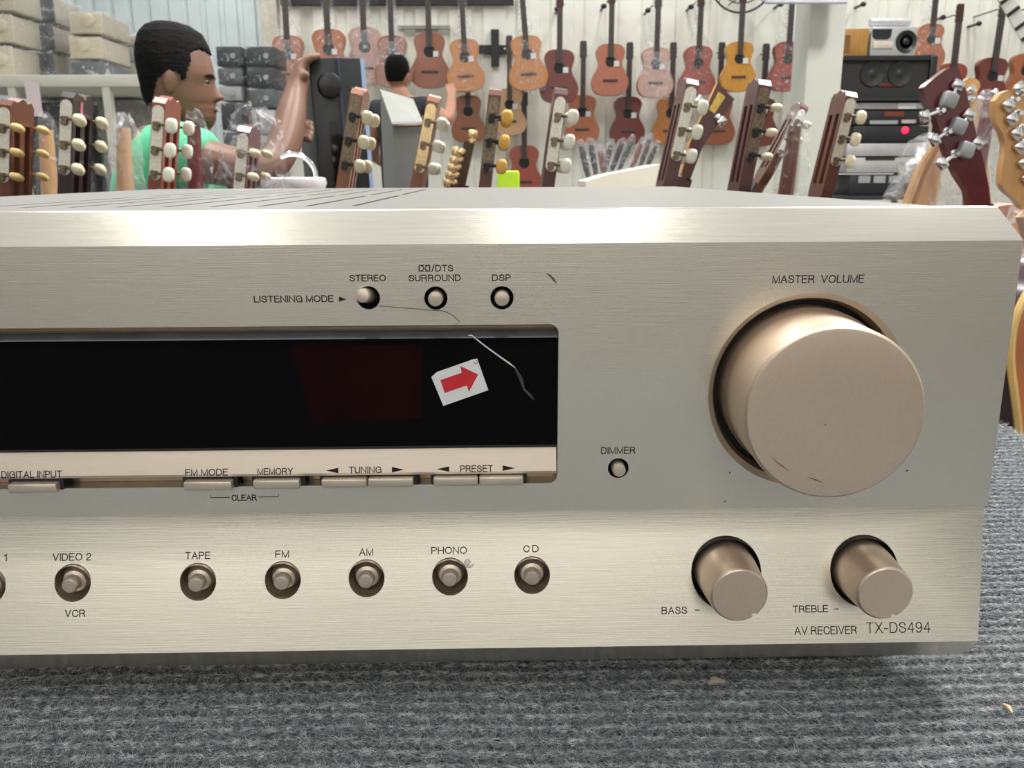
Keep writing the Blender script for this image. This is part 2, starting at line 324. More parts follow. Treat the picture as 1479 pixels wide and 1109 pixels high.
# dark rails on the cream wall
rb = MB(); q0, q1 = P(405, 2, YB-CY-.05), P(742, 2, YB-CY-.05); rb.box((q0.x, YB-.06, q0.z-.03), (q1.x, YB-.002, q0.z+.04)); struct(rb, 'trim_2', M_blackm)
rb = MB(); q0, q1 = P(692, 71, YB-CY-.05), P(745, 71, YB-CY-.05); rb.box((q0.x, YB-.05, q0.z-.035), (q1.x, YB-.002, q0.z+.035))
q2, q3 = P(709, 44, YB-CY), P(721, 96, YB-CY); rb.box((q2.x, YB-.07, q3.z), (q3.x, YB-.001, q2.z)); solo(rb, 'wall_bracket', M_blackm, 'black cross-shaped metal bracket on the cream wall left of the leaning orange guitar', 'bracket', (q0.x, YB-.06, q3.z))
rb = MB(); q0, q1 = P(575, 38, YB-CY), P(650, 43, YB-CY); rb.box((q0.x, YB-.05, q1.z), (q1.x, YB-.002, q0.z)); struct(rb, 'trim_3', mat('grey_rail', (.3, .3, .29), .5))
# ================================================================== TABLE with ribbed carpet
e0 = onplane(1440, 612, Vector((0, 0, TZ)), Vector((0, 0, 1))); e1 = onplane(1479, 629, Vector((0, 0, TZ)), Vector((0, 0, 1)))
XE = (e0.x+e1.x)/2+.004; TX0, TY0, TY1 = -1.25, -.62, .56
table = thing('display_table', 'display table covered in ribbed blue-grey carpet under the silver receiver', 'table', (XE-.8, 0, 0))
M_carpet = mat('blue_grey_carpet', (.12, .13, .137), .95, 0, .75, 1300, (.45, 1, 1), bump=1.0, bscale=900, spec=.1)
XL_, XR_ = -.2765, .1586
PER = .0062
def carpet_z(X, Y, nz):
    ph = Y/PER+.22*np.sin(X*17+Y*7)+.08*np.sin(X*61+1.3)+nz
    return .0042*np.abs(np.cos(np.pi*ph))**1.1-.0036
xs = np.unique(np.concatenate([np.linspace(TX0, -.35, 20), np.linspace(-.35, XE-.01, 260)])); ys = np.unique(np.concatenate([np.arange(TY0, -.16, .02), np.arange(-.16, .50, .0009), np.linspace(.5, TY1, 6)]))
Xg, Yg = np.meshgrid(xs, ys); nzg = rng.normal(0, .05, Xg.shape)
Zg = TZ+carpet_z(Xg, Yg, nzg)+rng.normal(0, .00022, Xg.shape)
for fx_, fy_ in ((XL_+.05, .05), (XR_-.05, .05), (XL_+.05, .38), (XR_-.05, .38)): Zg = np.where(np.hypot(Xg-fx_, Yg-fy_) < .030, TZ-.0014, Zg)
# the edge on the right rolls over and hangs down
roll = [(XE-.004, -.0006), (XE, -.003), (XE+.003, -.008), (XE+.003, -.03), (XE+.003, -.07)]
cols = [np.stack([Xg, Yg, Zg], -1)]
for (xx, dz) in roll: cols.append(np.stack([np.full((len(ys), 1), xx), ys[:, None], Zg[:, -1:]+dz], -1))
G = np.concatenate(cols, 1); nr, nc = G.shape[:2]
idx = np.arange(nr*nc).reshape(nr, nc); fq = np.stack([idx[:-1, :-1], idx[:-1, 1:], idx[1:, 1:], idx[1:, :-1]], -1).reshape(-1, 4)
def np_mesh(name, V, Fq, m, parent, smooth=True):
    me = bpy.data.meshes.new(name); o = ROOT[parent.name]
    V = (V.reshape(-1, 3)-np.array(o)).astype(np.float32); n = len(Fq)
    me.vertices.add(len(V)); me.vertices.foreach_set('co', V.ravel()); me.loops.add(n*4); me.polygons.add(n)
    me.loops.foreach_set('vertex_index', Fq.astype(np.int32).ravel()); me.polygons.foreach_set('loop_start', np.arange(0, n*4, 4, dtype=np.int32))
    me.polygons.foreach_set('use_smooth', np.full(n, smooth)); me.materials.append(m); me.update(calc_edges=True)
    ob = bpy.data.objects.new(name, me); COL.objects.link(ob); ob.parent = parent; ROOT[ob.name] = o; return ob
cc = np_mesh('carpet_cover', G, fq, M_carpet, table)
def fuzz(n, x0, x1, y0, y1, wid, lmin, lmax):
    x = rng.uniform(x0, x1, n); y = rng.uniform(y0, y1, n)
    ok = (np.hypot(x-(XR_-.05), y-.05) > .033) & (np.hypot(x-(XR_-.05), y-.38) > .033) & (np.hypot(x-(XL_+.05), y-.05) > .033); x = x[ok]; y = y[ok]; n = len(x)
    ok = carpet_z(x, y, 0) > rng.uniform(-.0010, .0006, n); x = x[ok]; y = y[ok]; n = len(x)
    z = TZ+carpet_z(x, y, 0)-.0003
    az = rng.normal(0, 1., n)*np.where(rng.random(n) < .25, 1., .28)+np.where(rng.random(n) < .5, 0, np.pi); el = np.abs(rng.normal(.22, .35, n)); ln = rng.uniform(lmin, lmax, n)
    k = 4; pts = np.zeros((n, k, 3)); p = np.stack([x, y, z], -1); caz = rng.normal(0, .55, n); cel = rng.normal(-.25, .3, n)
    for j in range(k):
        pts[:, j] = p
        d = np.stack([np.cos(az)*np.cos(el), np.sin(az)*np.cos(el), np.sin(el)], -1); p = p+d*(ln/(k-1))[:, None]; az = az+caz; el = el+cel
    pts[:, :, 2] = np.maximum(pts[:, :, 2], TZ-.0022)
    pts[:, :, 0] = np.minimum(pts[:, :, 0], XE+.002)
    V = np.zeros((n, k, 3, 3)); w = (wid*rng.uniform(.6, 1.3, n))[:, None]*np.array([1, 1, .8, .4])[None]
    for a in range(3):
        t = a*2*np.pi/3; V[:, :, a] = pts; V[:, :, a, 1] += w*np.cos(t)*.7; V[:, :, a, 2] += w*np.sin(t); V[:, :, a, 0] += w*np.cos(t)*.7
    base = np.arange(n)[:, None, None]*k*3+np.arange(k-1)[None, :, None]*3; a = np.arange(3)[None, None]; b = (a+1) % 3
    return V, np.stack([base+a, base+b, base+b+3, base+a+3], -1).reshape(-1, 4)
V1, F1 = fuzz(430000, -.20, .21, -.088, .036, .00007, .0014, .0038)
V2, F2 = fuzz(210000, .115, XE, .025, .40, .00011, .0014, .0036)
M_fuzz = mat('carpet_fibre', (.82, .875, .88), .9, 0, .75, 420, spec=.2)
tag(np_mesh('carpet_fibre', np.concatenate([V1.reshape(-1, 3), V2.reshape(-1, 3)]), np.concatenate([F1, F2+V1.size//3]), M_fuzz, table), kind='stuff')
MB().box((TX0+.005, TY0+.005, TZ-.035), (XE-.006, TY1-.005, TZ-.004)).build('table_board', mat('plywood_board', (.35, .25, .15), .6, 0, .15, 12, (1, 8, 8)), table)
for (x, y) in ((TX0+.06, TY0+.06), (TX0+.06, TY1-.06), (XE-.06, TY0+.06), (XE-.06, TY1-.06)): MB().box((x-.025, y-.025, 0), (x+.025, y+.025, TZ-.035)).build('leg', M_steel, table)
# crumbs and thread on the carpet
def on_carpet(px, py, h=.001): return onplane(px, py, Vector((0, 0, TZ+h)), Vector((0, 0, 1)))
a, b_ = on_carpet(1450, 1017), on_carpet(1462, 1029); solo(MB().tube([a, (a+b_)/2+Vector((0, 0, .0006)), b_], [.0004, .0007, .0003]), 'wood_splinter', mat('pale_wood_chip', (.75, .5, .3), .7), 'tiny pale wood splinter lying on the grey carpet at lower right', 'splinter', a)
a, b_ = on_carpet(1022, 987), on_carpet(1047, 984); solo(MB().tube([a, (a*2+b_)/3+Vector((0, 0, .001)), b_], [.0005, .0016, .0006]), 'dust_crumb', mat('beige_lint', (.36, .32, .26), .9), 'small beige crumb on the carpet below the bass knob', 'crumb', a)
th = catmull([on_carpet(1083, 1032, .002), on_carpet(1090, 1016, .003), on_carpet(1112, 1012, .004), on_carpet(1134, 1024, .004), on_carpet(1150, 1036, .003), on_carpet(1172, 1031, .003), on_carpet(1188, 1050, .002)], 8)
solo(MB().tube(th, .00009, 5), 'loose_thread', mat('pale_thread', (.5, .52, .52), .8), 'loose curled pale thread lying on the grey carpet', 'thread', th[0])
# ================================================================== RECEIVER
XL, XR = -.2765, .1586
RB = Vector(((XL+XR)/2, .18, TZ))
rec = thing('stereo_receiver', 'champagne silver audio receiver with large volume knob on the grey carpet', 'receiver', RB)
mm = .001
def Z(m): return CZ+m*mm
def ext(prof, x0, x1, taper):
    """extrude a (y, z) profile in mm along x; the ends slant inward with y"""
    b = MB(); n = len(prof); vs = [(x0+taper(y)*mm, y*mm, Z(z)) for y, z in prof]+[(x1-taper(y)*mm, y*mm, Z(z)) for y, z in prof]
    b.add(vs, [tuple(range(n)), tuple(range(2*n-1, n-1, -1))]+[(i, (i+1) % n, (i+1) % n+n, i+n) for i in range(n)], 0, False); return b
tp = lambda y: max(0, min(y, 6))*.95
upper = ext([(0, -105.3), (0, -20.4), (.15, -20.1), (6, -10.75), (6.5, -10.55), (13, -10.55), (13, -105.3)], XL, XR, tp)
# openings: display, round buttons, volume
P0 = Vector((0, 0, 0))
def at0(px, py): return onplane(px, py, P0, NY)
disp_r = at0(806, 560).x; z_dt = at0(806, 468).z; z_db = at0(804, 697.5).z
cut = MB(); cx0 = XL+.02; rad = .0028; pts = [(cx0, z_dt), (cx0, z_db)]
for k in range(7): t = R(-90+15*k); pts.append((disp_r-rad+rad*math.cos(t), z_db+rad+rad*math.sin(t)))
for k in range(7): t = R(15*k); pts.append((disp_r-rad+rad*math.cos(t), z_dt-rad+rad*math.sin(t)))
cut.prism([(x, -.002, z) for x, z in pts], (0, .010, 0))
smallb = [('stereo_button', 532, 430, 16.6), ('surround_button', 629.5, 430.5, 16.6), ('dsp_button', 725, 430, 16.6), ('dimmer_button', 893, 676, 15.6)]
for nme, px, py, r in smallb:
    c = at0(px, py); cut.lathe([(r*MMPX*1.02, -.002), (r*MMPX*1.02, .009)], c, NY, 40)
vc = at0(1166, 565.5); VR = 149*MMPX*1.0
cut.lathe([(VR+.0008, -.0008), (VR-.0018, .0018), (VR-.0018, .0105)], vc, NY, 96)
fp = boolean(upper, cut).build('front_panel', M_face, rec, angle=20)
# lower panel: leans forward towards its foot
lower = ext([(3, -104), (3, -106.8), (-10, -148.4), (-9.7, -148.9), (-.8, -158.7), (13, -158.7), (13, -104)], XL, XR, lambda y: 3.2-.303*min(y+10, 13)+(4 if y > 12 else 0)+(2.2 if -2 < y < 0 else 0))
LP0 = Vector((0, 3*mm, Z(-106.8))); LT = Vector((0, -13*mm, -41.6*mm)).normalized(); LN = Vector((0, -LT.z, LT.y)).normalized(); LN = LN if LN.y > 0 else -LN
def atL(px, py): return onplane(px, py, LP0, LN)
inputs = [('video_one_button', -18, 846), ('video_two_button', 105, 841.5), ('tape_button', 286, 840), ('fm_button', 408.5, 837.5), ('am_button', 529.5, 835), ('phono_button', 650, 832.5), ('cd_button', 768.5, 830.5)]
MML = .2805/F_
cut = MB()
for nme, px, py in inputs: cut.lathe([(25.6*MML, -.004), (25.6*MML, .0078)], atL(px, py), NY, 48)
tone = [('bass_knob', 1049, 827, 50.5, 41.5, (1089, 888)), ('treble_knob', 1248.5, 824.5, 49.5, 41, (1289, 885))]
for nme, px, py, r, _, _ in tone: cut.lathe([(r*MML*1.0, -.008), (r*MML*1.0, .0085)], atL(px, py), NY, 64)
lp = boolean(lower, cut).build('lower_panel', M_face, rec, angle=20)
# back plate behind the openings, so the recesses are closed
MB().box((XL+.012, .0131, Z(-159)), (XR-.012, .0145, Z(-12))).build('sub_chassis', M_dark, rec)
# lid with long vent slots
LZ = -10.9
lid = MB(); prof = []
xr = .1475; lidp = [(XL+.009, -158), (XL+.009, LZ-3), (XL+.0098, LZ-1.2), (XL+.0115, LZ)]
lidp += [(xr-.006, LZ), (xr-.0025, LZ-.35), (xr-.0008, LZ-1.6), (xr, LZ-4), (xr, -158)]
lid.prism([(x, .0146, Z(z)) for x, z in lidp], (0, .425, 0))
cut = MB()
for k in range(9):
    x = -.150+.0165*(k-2)
    cut.box((x, .05, Z(LZ-.8)), (x+.0026, .19, Z(LZ+2))); cut.box((x, .21, Z(LZ-.8)), (x+.0026, .36, Z(LZ+2)))
boolean(lid, cut).build('top_cover', M_lid, rec, angle=30)
for (x, y) in ((XL+.05, .05), (XR-.05, .05), (XL+.05, .38), (XR-.05, .38)):
    MB().lathe([(.019, 0), (.021, .004), (.021, .0149)], (x, y, TZ-.0009), (0, 0, 1), 24).build('foot', M_black, rec)
# ---- display assembly
z488, z641, z653 = at0(400, 489).z, at0(400, 643).z, at0(400, 655).z
z680 = at0(800, 680).z
dz_ = at0(800, 486).z-at0(0, 490).z
gl = MB(); gx0 = XL+.0215; gx1 = disp_r-.0002
zt = at0(740, 478).z; zg0 = at0(740, 487.5).z; zg1 = at0(740, 642).z
gl.add([(gx0, -.0002, zg0), (gx1, -.0002, zg0), (gx1, -.0002, zg1), (gx0, -.0002, zg1)], [(0, 1, 2, 3)], 0, False)
gl.add([(gx0, -.0002, zg0), (gx1, -.0002, zg0), (gx1, .0022, zt+.0001), (gx0, .0022, zt+.0001)], [(0, 1, 2, 3)], 1, False)
gl.add([(gx0, .0022, zt+.0001), (gx1, .0022, zt+.0001), (gx1, .0075, zt+.0001), (gx0, .0075, zt+.0001)], [(0, 1, 2, 3)], 1, False)
gl.add([(gx0, -.0002, zg1), (gx1, -.0002, zg1), (gx1, .0075, zg1), (gx0, .0075, zg1)], [(0, 1, 2, 3)], 0, False)
gl.add([(gx1, -.0002, zg0), (gx1, -.0002, zg1), (gx1, .0075, zg1), (gx1, .0075, zt), (gx1, .0022, zt)], [(0, 1, 2, 3, 4)], 0, False)
dw = gl.build('display_window', [M_glass, M_glassbev], rec)
rf = MB(); rf.add([at0(422, 500)-NY*.00026, at0(610, 498)-NY*.00026, at0(608, 604)-NY*.00026, at0(452, 612)-NY*.00026], [(0, 1, 2, 3)]); rf.build('painted_reflection', M_redrefl, dw)  # reflection of something red, painted on the glass as a dark-red patch
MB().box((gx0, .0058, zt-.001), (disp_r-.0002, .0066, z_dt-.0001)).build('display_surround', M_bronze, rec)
# strip with lettering: leans out towards its lower edge, slot with buttons below
zs0 = at0(740, 645).z; zs1 = at0(740, 681).z-.0004
st = MB(); sp = [(.0016, zs0), (.0010, zs0-.0006), (-.0008, zs1+.0008), (-.0006, zs1), (.0075, zs1), (.0075, zs0)]
st.prism([(gx0, y, z) for y, z in sp], (disp_r-.0004-gx0, 0, 0)); strip = st.build('button_strip', M_strip, rec, angle=20)
MB().box((gx0, -.0001, zg1-.0009), (disp_r-.0003, .004, zg1-.00005)).build('trim_line', M_dark, strip)
SP0 = Vector((0, .0010, zs0-.0006)); SN = Vector((0, (zs0-.0006)-(zs1+.0008), -.0018)).normalized(); SN = SN if SN.y > 0 else -SN
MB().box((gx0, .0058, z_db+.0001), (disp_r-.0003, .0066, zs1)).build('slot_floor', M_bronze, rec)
def bar(nme, x0, x1, y0, y1, y_ref=698):
    a = onplane(x0, y0, Vector((0, -.0026, 0)), NY); c = onplane(x1, y1, Vector((0, -.0026, 0)), NY)
    b = MB().box((a.x, -.0026, c.z), (c.x, .0056, a.z), ch=.0005); b.build(nme, M_btn, rec)
    g = MB().box((a.x-.0009, .0, c.z+.0002), (c.x+.0012, .0057, a.z+.0007)); g.build('button_slot', M_dark, strip)
for args in [('digital_input_button', 10, 82, 699.8, 712), ('fm_mode_button', 264, 335, 696.3, 708.5), ('memory_button', 364.5, 433, 694.3, 706.5), ('tuning_down_button', 463.5, 530, 692.8, 704.5), ('tuning_up_button', 531, 597, 691.8, 703.5), ('preset_down_button', 625.5, 690.5, 690.3, 702), ('preset_up_button', 692, 756, 689.3, 701)]: bar(*args)
# ---- round buttons
for nme, px, py, r in smallb:
    c = at0(px, py); R0 = r*MMPX
    ax = -NY if nme != 'stereo_button' else Vector((-.16, -1, .12)).normalized()
    br = .66*R0; bo = Vector(c)+NY*.006
    b = MB().lathe([(br*1.05, 0), (br, .0065), (br*.97, .0082), (br*.86, .0087), (br*.4, .0089)], bo, ax, 36); bb = b.build(nme, M_btn, rec)
    MB().lathe([(R0*.99, .0004), (R0*.985, .0088)], c, NY, 36, cap0=False).build('button_well', M_dark, bb)
for nme, px, py in inputs:
    c = atL(px, py); R0 = 25.6*MML; c0_ = Vector(c)
    b = MB().lathe([(.0046, 0), (.0045, .0020), (.0036, .0044), (.0026, .0048), (.0024, .0078), (.0021, .0082), (.001, .0083)], c0_+NY*.0056, -NY, 36); bb = b.build(nme, M_btn, rec)
    w = MB().lathe([(R0*.985, -.0000), (R0*.96, .0035), (R0*.82, .0056), (R0*.62, .0063), (R0*.1, .0064)], c0_, NY, 48, cap0=False); w.build('button_well', mat('bronze_well', (.50, .40, .31), .33, .8, .06, 200), bb)
# ---- volume knob
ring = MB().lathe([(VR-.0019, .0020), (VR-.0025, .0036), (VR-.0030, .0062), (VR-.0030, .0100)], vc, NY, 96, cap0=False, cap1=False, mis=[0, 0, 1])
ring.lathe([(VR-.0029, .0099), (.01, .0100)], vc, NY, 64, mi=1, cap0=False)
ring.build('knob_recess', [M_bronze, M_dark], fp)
KF = .0262; kr0, kr1 = .0263, .0251
k = MB().lathe([(kr0, -.009), (kr0, .0005), (kr0-.0008, .002), (kr1+.0003, KF-.0016), (kr1, KF-.0006), (kr1-.0005, KF-.0001), (kr1-.0012, KF), (.012, KF), (.001, KF)], vc, Vector((-.05, -1, 0)), 128)
vk = k.build('volume_knob', M_knob, rec, angle=30)
KP = Vector((0, -KF, 0))
M_scr = mat('brown_scratch', (.16, .11, .08), .7)
def mark0(parent, nme, m, fn, *a, **k):
    b = MB(); fn(b, *a, **k); return b.build(nme, m, parent)
for pts, w in [([(1115, 660), (1122, 668), (1131, 674), (1140, 681)], [.5, 1.3, 1.3, .4]), ([(1166, 689), (1178, 693), (1189, 697)], [.4, 1.5, .5])]: mark0(vk, 'scratch', M_scr, inkline, pts, w, KP, NY, .00004)
mark0(vk, 'speck', M_scr, inkpoly, [(1311+3*math.cos(t*.7), 569+1.6*math.sin(t*.7)) for t in range(9)], KP, NY, .00004)
mark0(vk, 'speck', M_scr, inkpoly, [(1192+1.6*math.cos(t*.7), 613.5+1*math.sin(t*.7)) for t in range(9)], KP, NY, .00004)
# ---- tone knobs
for nme, px, py, r, rf_, nt in tone:
    c = Vector(atL(px, py)); R0 = r*MML; L_ = .0157
    f0 = rf_*(.2805+c.y-L_)/F_; b0 = f0+.0011
    b = MB().lathe([(b0, -.008), (b0, .001), (f0+.0002, L_-.0012), (f0, L_-.0005), (f0-.0005, L_), (f0*.5, L_), (.0006, L_)], c, -NY, 72)
    n0 = onplane(*nt, Vector((0, c.y-L_, 0)), NY); d = (n0-(c-NY*L_)).normalized(); s_ = d.cross(NY)
    ctr = c-NY*L_+d*f0; cutn = MB()
    cutn.prism([ctr-s_*.0007-d*.0011-NY*.001, ctr+s_*.0007-d*.0011-NY*.001, ctr+s_*.0007+d*.002-NY*.001, ctr-s_*.0007+d*.002-NY*.001], NY*.0065)
    kb = boolean(b, cutn).build(nme, M_knob, rec, angle=30)
    w = MB().lathe([(R0*.99, .0009), (R0*.97, .0080), (.002, .0082)], c, NY, 64, cap0=False); w.build('knob_well', M_dark, kb)
# ---- printing on the panels
def mark(parent, nme, m, fn, *a, **k):
    b = MB(); fn(b, *a, **k); return b.build(nme, m, parent)
for t in [('LISTENING MODE', 367, 482, 427, 437), ('STEREO', 505, 557.5, 396.8, 406.5), ('/DTS', 623.2, 654.7, 382.5, 392.2), ('SURROUND', 590.4, 665.5, 396.8, 406.5), ('DSP', 710.7, 738, 396.3, 406), ('MASTER', 1115.3, 1176, 397.5, 409.2), ('VOLUME', 1185.5, 1247.7, 397, 408.7), ('DIMMER', 868, 917.5, 645.5, 655.6), ('CLEAR', 335, 371, 714.4, 723.2)]: write(fp, *t, P0, NY)
mark(fp, 'printed_triangle', M_ink, inkpoly, [(489.5, 428.3), (500.5, 432), (489.5, 435.8)], P0, NY)
def frame2(x0, x1, flip):
    tx = MB()
    for a, c, d, e in ((x0, 382.5, x1, 383.6), (x0, 391.1, x1, 392.2)): inkpoly(tx, [(a, c), (d, c), (d, e), (a, e)], P0, NY)
    xa = x0 if not flip else x1-1.6; inkpoly(tx, [(xa, 383.6), (xa+1.6, 383.6), (xa+1.6, 391.1), (xa, 391.1)], P0, NY)
    cx = x0+3.0 if not flip else x1-3.0; sg = 1 if not flip else -1
    inkline(tx, [(cx+sg*4.4*math.sin(R(a)), 387.35-3.9*math.cos(R(a))) for a in range(0, 181, 20)], 1.3, P0, NY)
    tx.build('surround_symbol', M_ink, fp)
frame2(604.6, 612.4, False); frame2(613.6, 621.4, True)
mark(fp, 'printed_bracket', M_ink, inkline, [(304, 714.8), (304, 718.8), (332, 718.2)], .9, P0, NY); mark(fp, 'printed_bracket', M_ink, inkline, [(374, 717.6), (402.5, 717), (402.5, 713.2)], .9, P0, NY)
for t in [('DIGITAL INPUT', 2, 89.5, 680.3, 691), ('FM MODE', 267.6, 329.2, 677.3, 687.4), ('MEMORY', 371.9, 423, 676, 686), ('TUNING', 503.7, 551.2, 673.8, 683.8), ('PRESET', 664.6, 712, 672, 682)]: write(strip, *t, SP0, SN)
for x, s_, y in ((470.6, 1, 679.4), (584, -1, 678.2), (630.8, 1, 677.4), (744, -1, 676)): mark(strip, 'printed_triangle', M_ink, inkpoly, [(x, y), (x+18*s_, y-4), (x+18*s_, y+4)], SP0, SN)
for t in [('1', 5.5, 10, 800, 810.3), ('VIDEO 2', 76, 131.8, 799.3, 810), ('VCR', 93.8, 123, 880.6, 891.3), ('TAPE', 267.6, 303.5, 797, 807.6), ('FM', 397.6, 417.5, 795, 805.5), ('AM', 518.7, 539, 792, 802.7), ('PHONO', 623, 674.4, 789.8, 800.2), ('C', 756, 765, 787.4, 797.7), ('D', 768.8, 778, 787.2, 797.5), ('BASS', 955.6, 992.4, 876.3, 887), ('TREBLE', 1145.3, 1196, 874.4, 884.8), ('AV RECEIVER', 1147.7, 1237.7, 904.8, 916.8), ('TX-DS494', 1251.7, 1344, 898.8, 914.6)]: write(lp, *t, LP0, LN)
mark(lp, 'printed_dash', M_ink, inkline, [(1004, 881), (1010.5, 880.9)], 1.3, LP0, LN); mark(lp, 'printed_dash', M_ink, inkline, [(1204.7, 879.3), (1211, 879.2)], 1.3, LP0, LN)
# ---- scuffs, hair, smudge
M_scuff = mat('dark_scuff', (.07, .065, .075), .6)
mark(fp, 'scuff', M_scuff, inkline, [(789, 394), (795, 398.5), (800, 404), (804, 409)], [.8, 3, 3.2, .8], P0, NY, .00004)
for x, y, r in ((1054, 682.5, 1.3), (1047, 724, 1.2), (1310, 679.5, 1.5)): mark(fp, 'speck', M_scuff, inkpoly, [(x+r*math.cos(t*.785), y+r*math.sin(t*.785)) for t in range(8)], P0, NY, .00004)
hp = [Vector(q) for q in catmull([at0(x, y)-NY*.0004 for x, y in [(548, 441.5), (580, 444), (623, 447.5), (640, 449), (654, 455), (664, 465)]], 6)]
MB().tube(hp, .00011, 5).build('hair_strand', mat('grey_hairline', (.16, .13, .11), .6), fp)
sc = MB(); D0 = Vector((0, -.0002, 0))
inkline(sc, [(676, 484), (681, 484), (700, 499), (722, 515), (735, 524), (744, 531)], [1, 1.8, 1.8, 2.0, 2.2, .8], D0, NY, .0001)
sc.build('chip_line', mat('chipped_glass_edge', (.62, .58, .53), .5), dw)
sc = MB(); inkline(sc, [(744, 531), (752, 546), (757, 562), (765, 570), (772, 578)], [2.5, 5, 3, 4, 1], D0, NY, .0001); sc.build('smudge', mat('grey_smudge', (.035, .037, .04), .5), dw)
sm = MB(); 
for a in range(3): inkline(sm, [(677+(6.5-1.8*a)*math.cos(R(t)), 813.5+(6.3-1.8*a)*math.sin(R(t))) for t in range(20*a, 300+20*a, 20)], .9, LP0, LN, .00005)
inkline(sm, [(674, 817), (680, 811)], 1.2, LP0, LN, .00005)
sm.build('smudge', mat('brown_smudge', (.22, .18, .14), .5), lp)
# ---- sticker
def c6(x, y): return (450+x/3.6975, 340+y/3.6975)
stk = MB(); pts = [c6(*p) for p in [(640, 755), (668, 729), (865, 660), (885, 657), (944, 825), (704, 909)]]
q = [onplane(x, y, D0, NY)-NY*.00012 for x, y in pts]; stk.prism(q, -NY*.00012)
sk = stk.build('arrow_sticker', M_white, rec); sk['label'] = 'white sticker with a red arrow on the black display'
D1 = D0-NY*.00024; ra = MB(); inkpoly(ra, [c6(*p) for p in [(688, 772), (801, 733), (795, 697), (890, 742), (840, 835), (829, 801), (711, 841)]], D1, NY, .00005)
inkline(ra, [c6(876+9*math.cos(R(a)), 674+10*math.sin(R(a))) for a in range(-60, 200, 20)], 1.0, D1, NY, .00005); ra.build('red_arrow', M_red, sk)
# ================================================================== GUITARS
def outline(n=10):
    ctl = [(0, 0), (.10, .012), (.158, .045), (.183, .105), (.180, .165), (.150, .225), (.124, .275), (.119, .310), (.131, .355), (.143, .400), (.138, .440), (.105, .475), (.05, .489), (0, .49)]
    return [(p.x, p.y) for p in catmull([(x, y, 0) for x, y in ctl], 4)]
OUT = outline()
OUT2 = [(x, z) for x, z in OUT]+[(-x, z) for x, z in OUT[-2:0:-1]]
def body_parts(t, zb, depth, cs, ct, bind=None, sc=1., hole=True):
    """body from z = zb; the top (soundboard) faces -y"""
    pts = [(x*sc, z*sc+zb) for x, z in OUT2]
    MB().prism([(x, -depth/2+.003, z) for x, z in pts], (0, depth-.003, 0)).build('body', cs, t, angle=50)
    MB().prism([(x*.985, -depth/2, zb+(z-zb)*.985+.004*sc) for x, z in pts], (0, .0035, 0)).build('soundboard', ct, t)
    if bind: MB().tube([(x, -depth/2+.001, z) for x, z in pts]+[(pts[0][0], -depth/2+.001, pts[0][1])], .004, 6).build('binding', bind, t)
    if hole:
        MB().lathe([(.043*sc, 0), (.052*sc, .0006), (.053*sc, .0008)], (0, -depth/2-.0008, zb+.325*sc), (0, 1, 0), 28).build('sound_hole', M_dark, t)
        MB().box((-.075*sc, -depth/2-.009, zb+.135*sc), (.075*sc, -depth/2+.001, zb+.158*sc), ch=.003).build('bridge', M_fboard, t)
def strings(t, z0, z1, y0, y1, w=.018): pass
def wall_guitar(px, ytop, ybot, D, cs, ct, label, group, tilt=0, wrap=None, tagx=None, headw=.03, dark=None, nk=None):
    """a guitar hanging with its body between ytop and ybot"""
    a = P(px, ybot, D); b = P(px, ytop, D); sc = (b.z-a.z)/.49
    M = Matrix.Translation(a) @ Matrix.Rotation(R(tilt), 4, 'Y')
    t = thing('hanging_guitar', label, 'guitar', group=group, M=M)
    body_parts(t, 0, .09*sc, cs, ct, None, sc)
    L = .49*sc; nl = .36*sc
    MB().box((-.024*sc, -.047*sc-.012, L-.02), (.024*sc, -.045*sc+.02, L+nl), ch=.006).build('neck', nk or cs, t)
    MB().box((-.026*sc, -.047*sc-.018, L-.13*sc), (.026*sc, -.047*sc-.0125, L+nl)).build('fingerboard', M_fboard, t)
    h = MB(); hp = [(-.026, 0), (-.036, .02), (-.034, .16), (-.018, .175), (0, .168), (.018, .175), (.034, .16), (.036, .02), (.026, 0)]
    h.prism([(x*sc, -.047*sc-.008, L+nl+z*sc) for x, z in hp], (0, .018, 0)); hd = h.build('headstock', dark or nk or cs, t)
    for sx in (-1, 1):
        for k in range(3): MB().ell((sx*.045*sc, -.047*sc, L+nl+(.04+.042*k)*sc), (.010, .006, .008), 8, 6).build('tuning_peg', M_ivory, hd)
    MB().cyl((0, -.047*sc+.005, L+nl+.09*sc), (0, (YB-a.y)+.01, L+nl+.09*sc), .006, n=8).build('wall_hanger', M_black, t)
    if tagx: MB().box((tagx*sc-.022, -.047*sc-.006, .30*sc-.02), (tagx*sc+.022, -.047*sc-.003, .30*sc+.025)).build('price_tag', M_white, t)
    if wrap:
        w = MB(); pts = [(x*1.10, z*1.06-.015) for x, z in OUT2]; n = len(pts); q = MB()
        prof = [(-.06*sc, .93), (-.075*sc, .97), (-.085*sc, .85)]
        ws = []
        top = [(.15, -.015), (.188, .10), (.186, .2), (.14, .3), (.145, .42), (.12, .5), (.06, .62), (.045, .8), (.05, 1.03)]
        ring = []
        nseg = 20
        for (hw, z) in top: ring.append([Vector((hw*sc*math.cos(2*math.pi*k/nseg)*random.uniform(.93, 1.07), (.03+.05*(z < .5))*sc*1.15*math.sin(2*math.pi*k/nseg)*random.uniform(.8, 1.2), z*sc)) for k in range(nseg)])
        vs = [v for r_ in ring for v in r_]; fs = [(j*nseg+k, j*nseg+(k+1) % nseg, (j+1)*nseg+(k+1) % nseg, (j+1)*nseg+k) for j in range(len(top)-1) for k in range(nseg)]
        q.add(vs, fs); q.build('plastic_sleeve', wrap, t, angle=180)
    return t
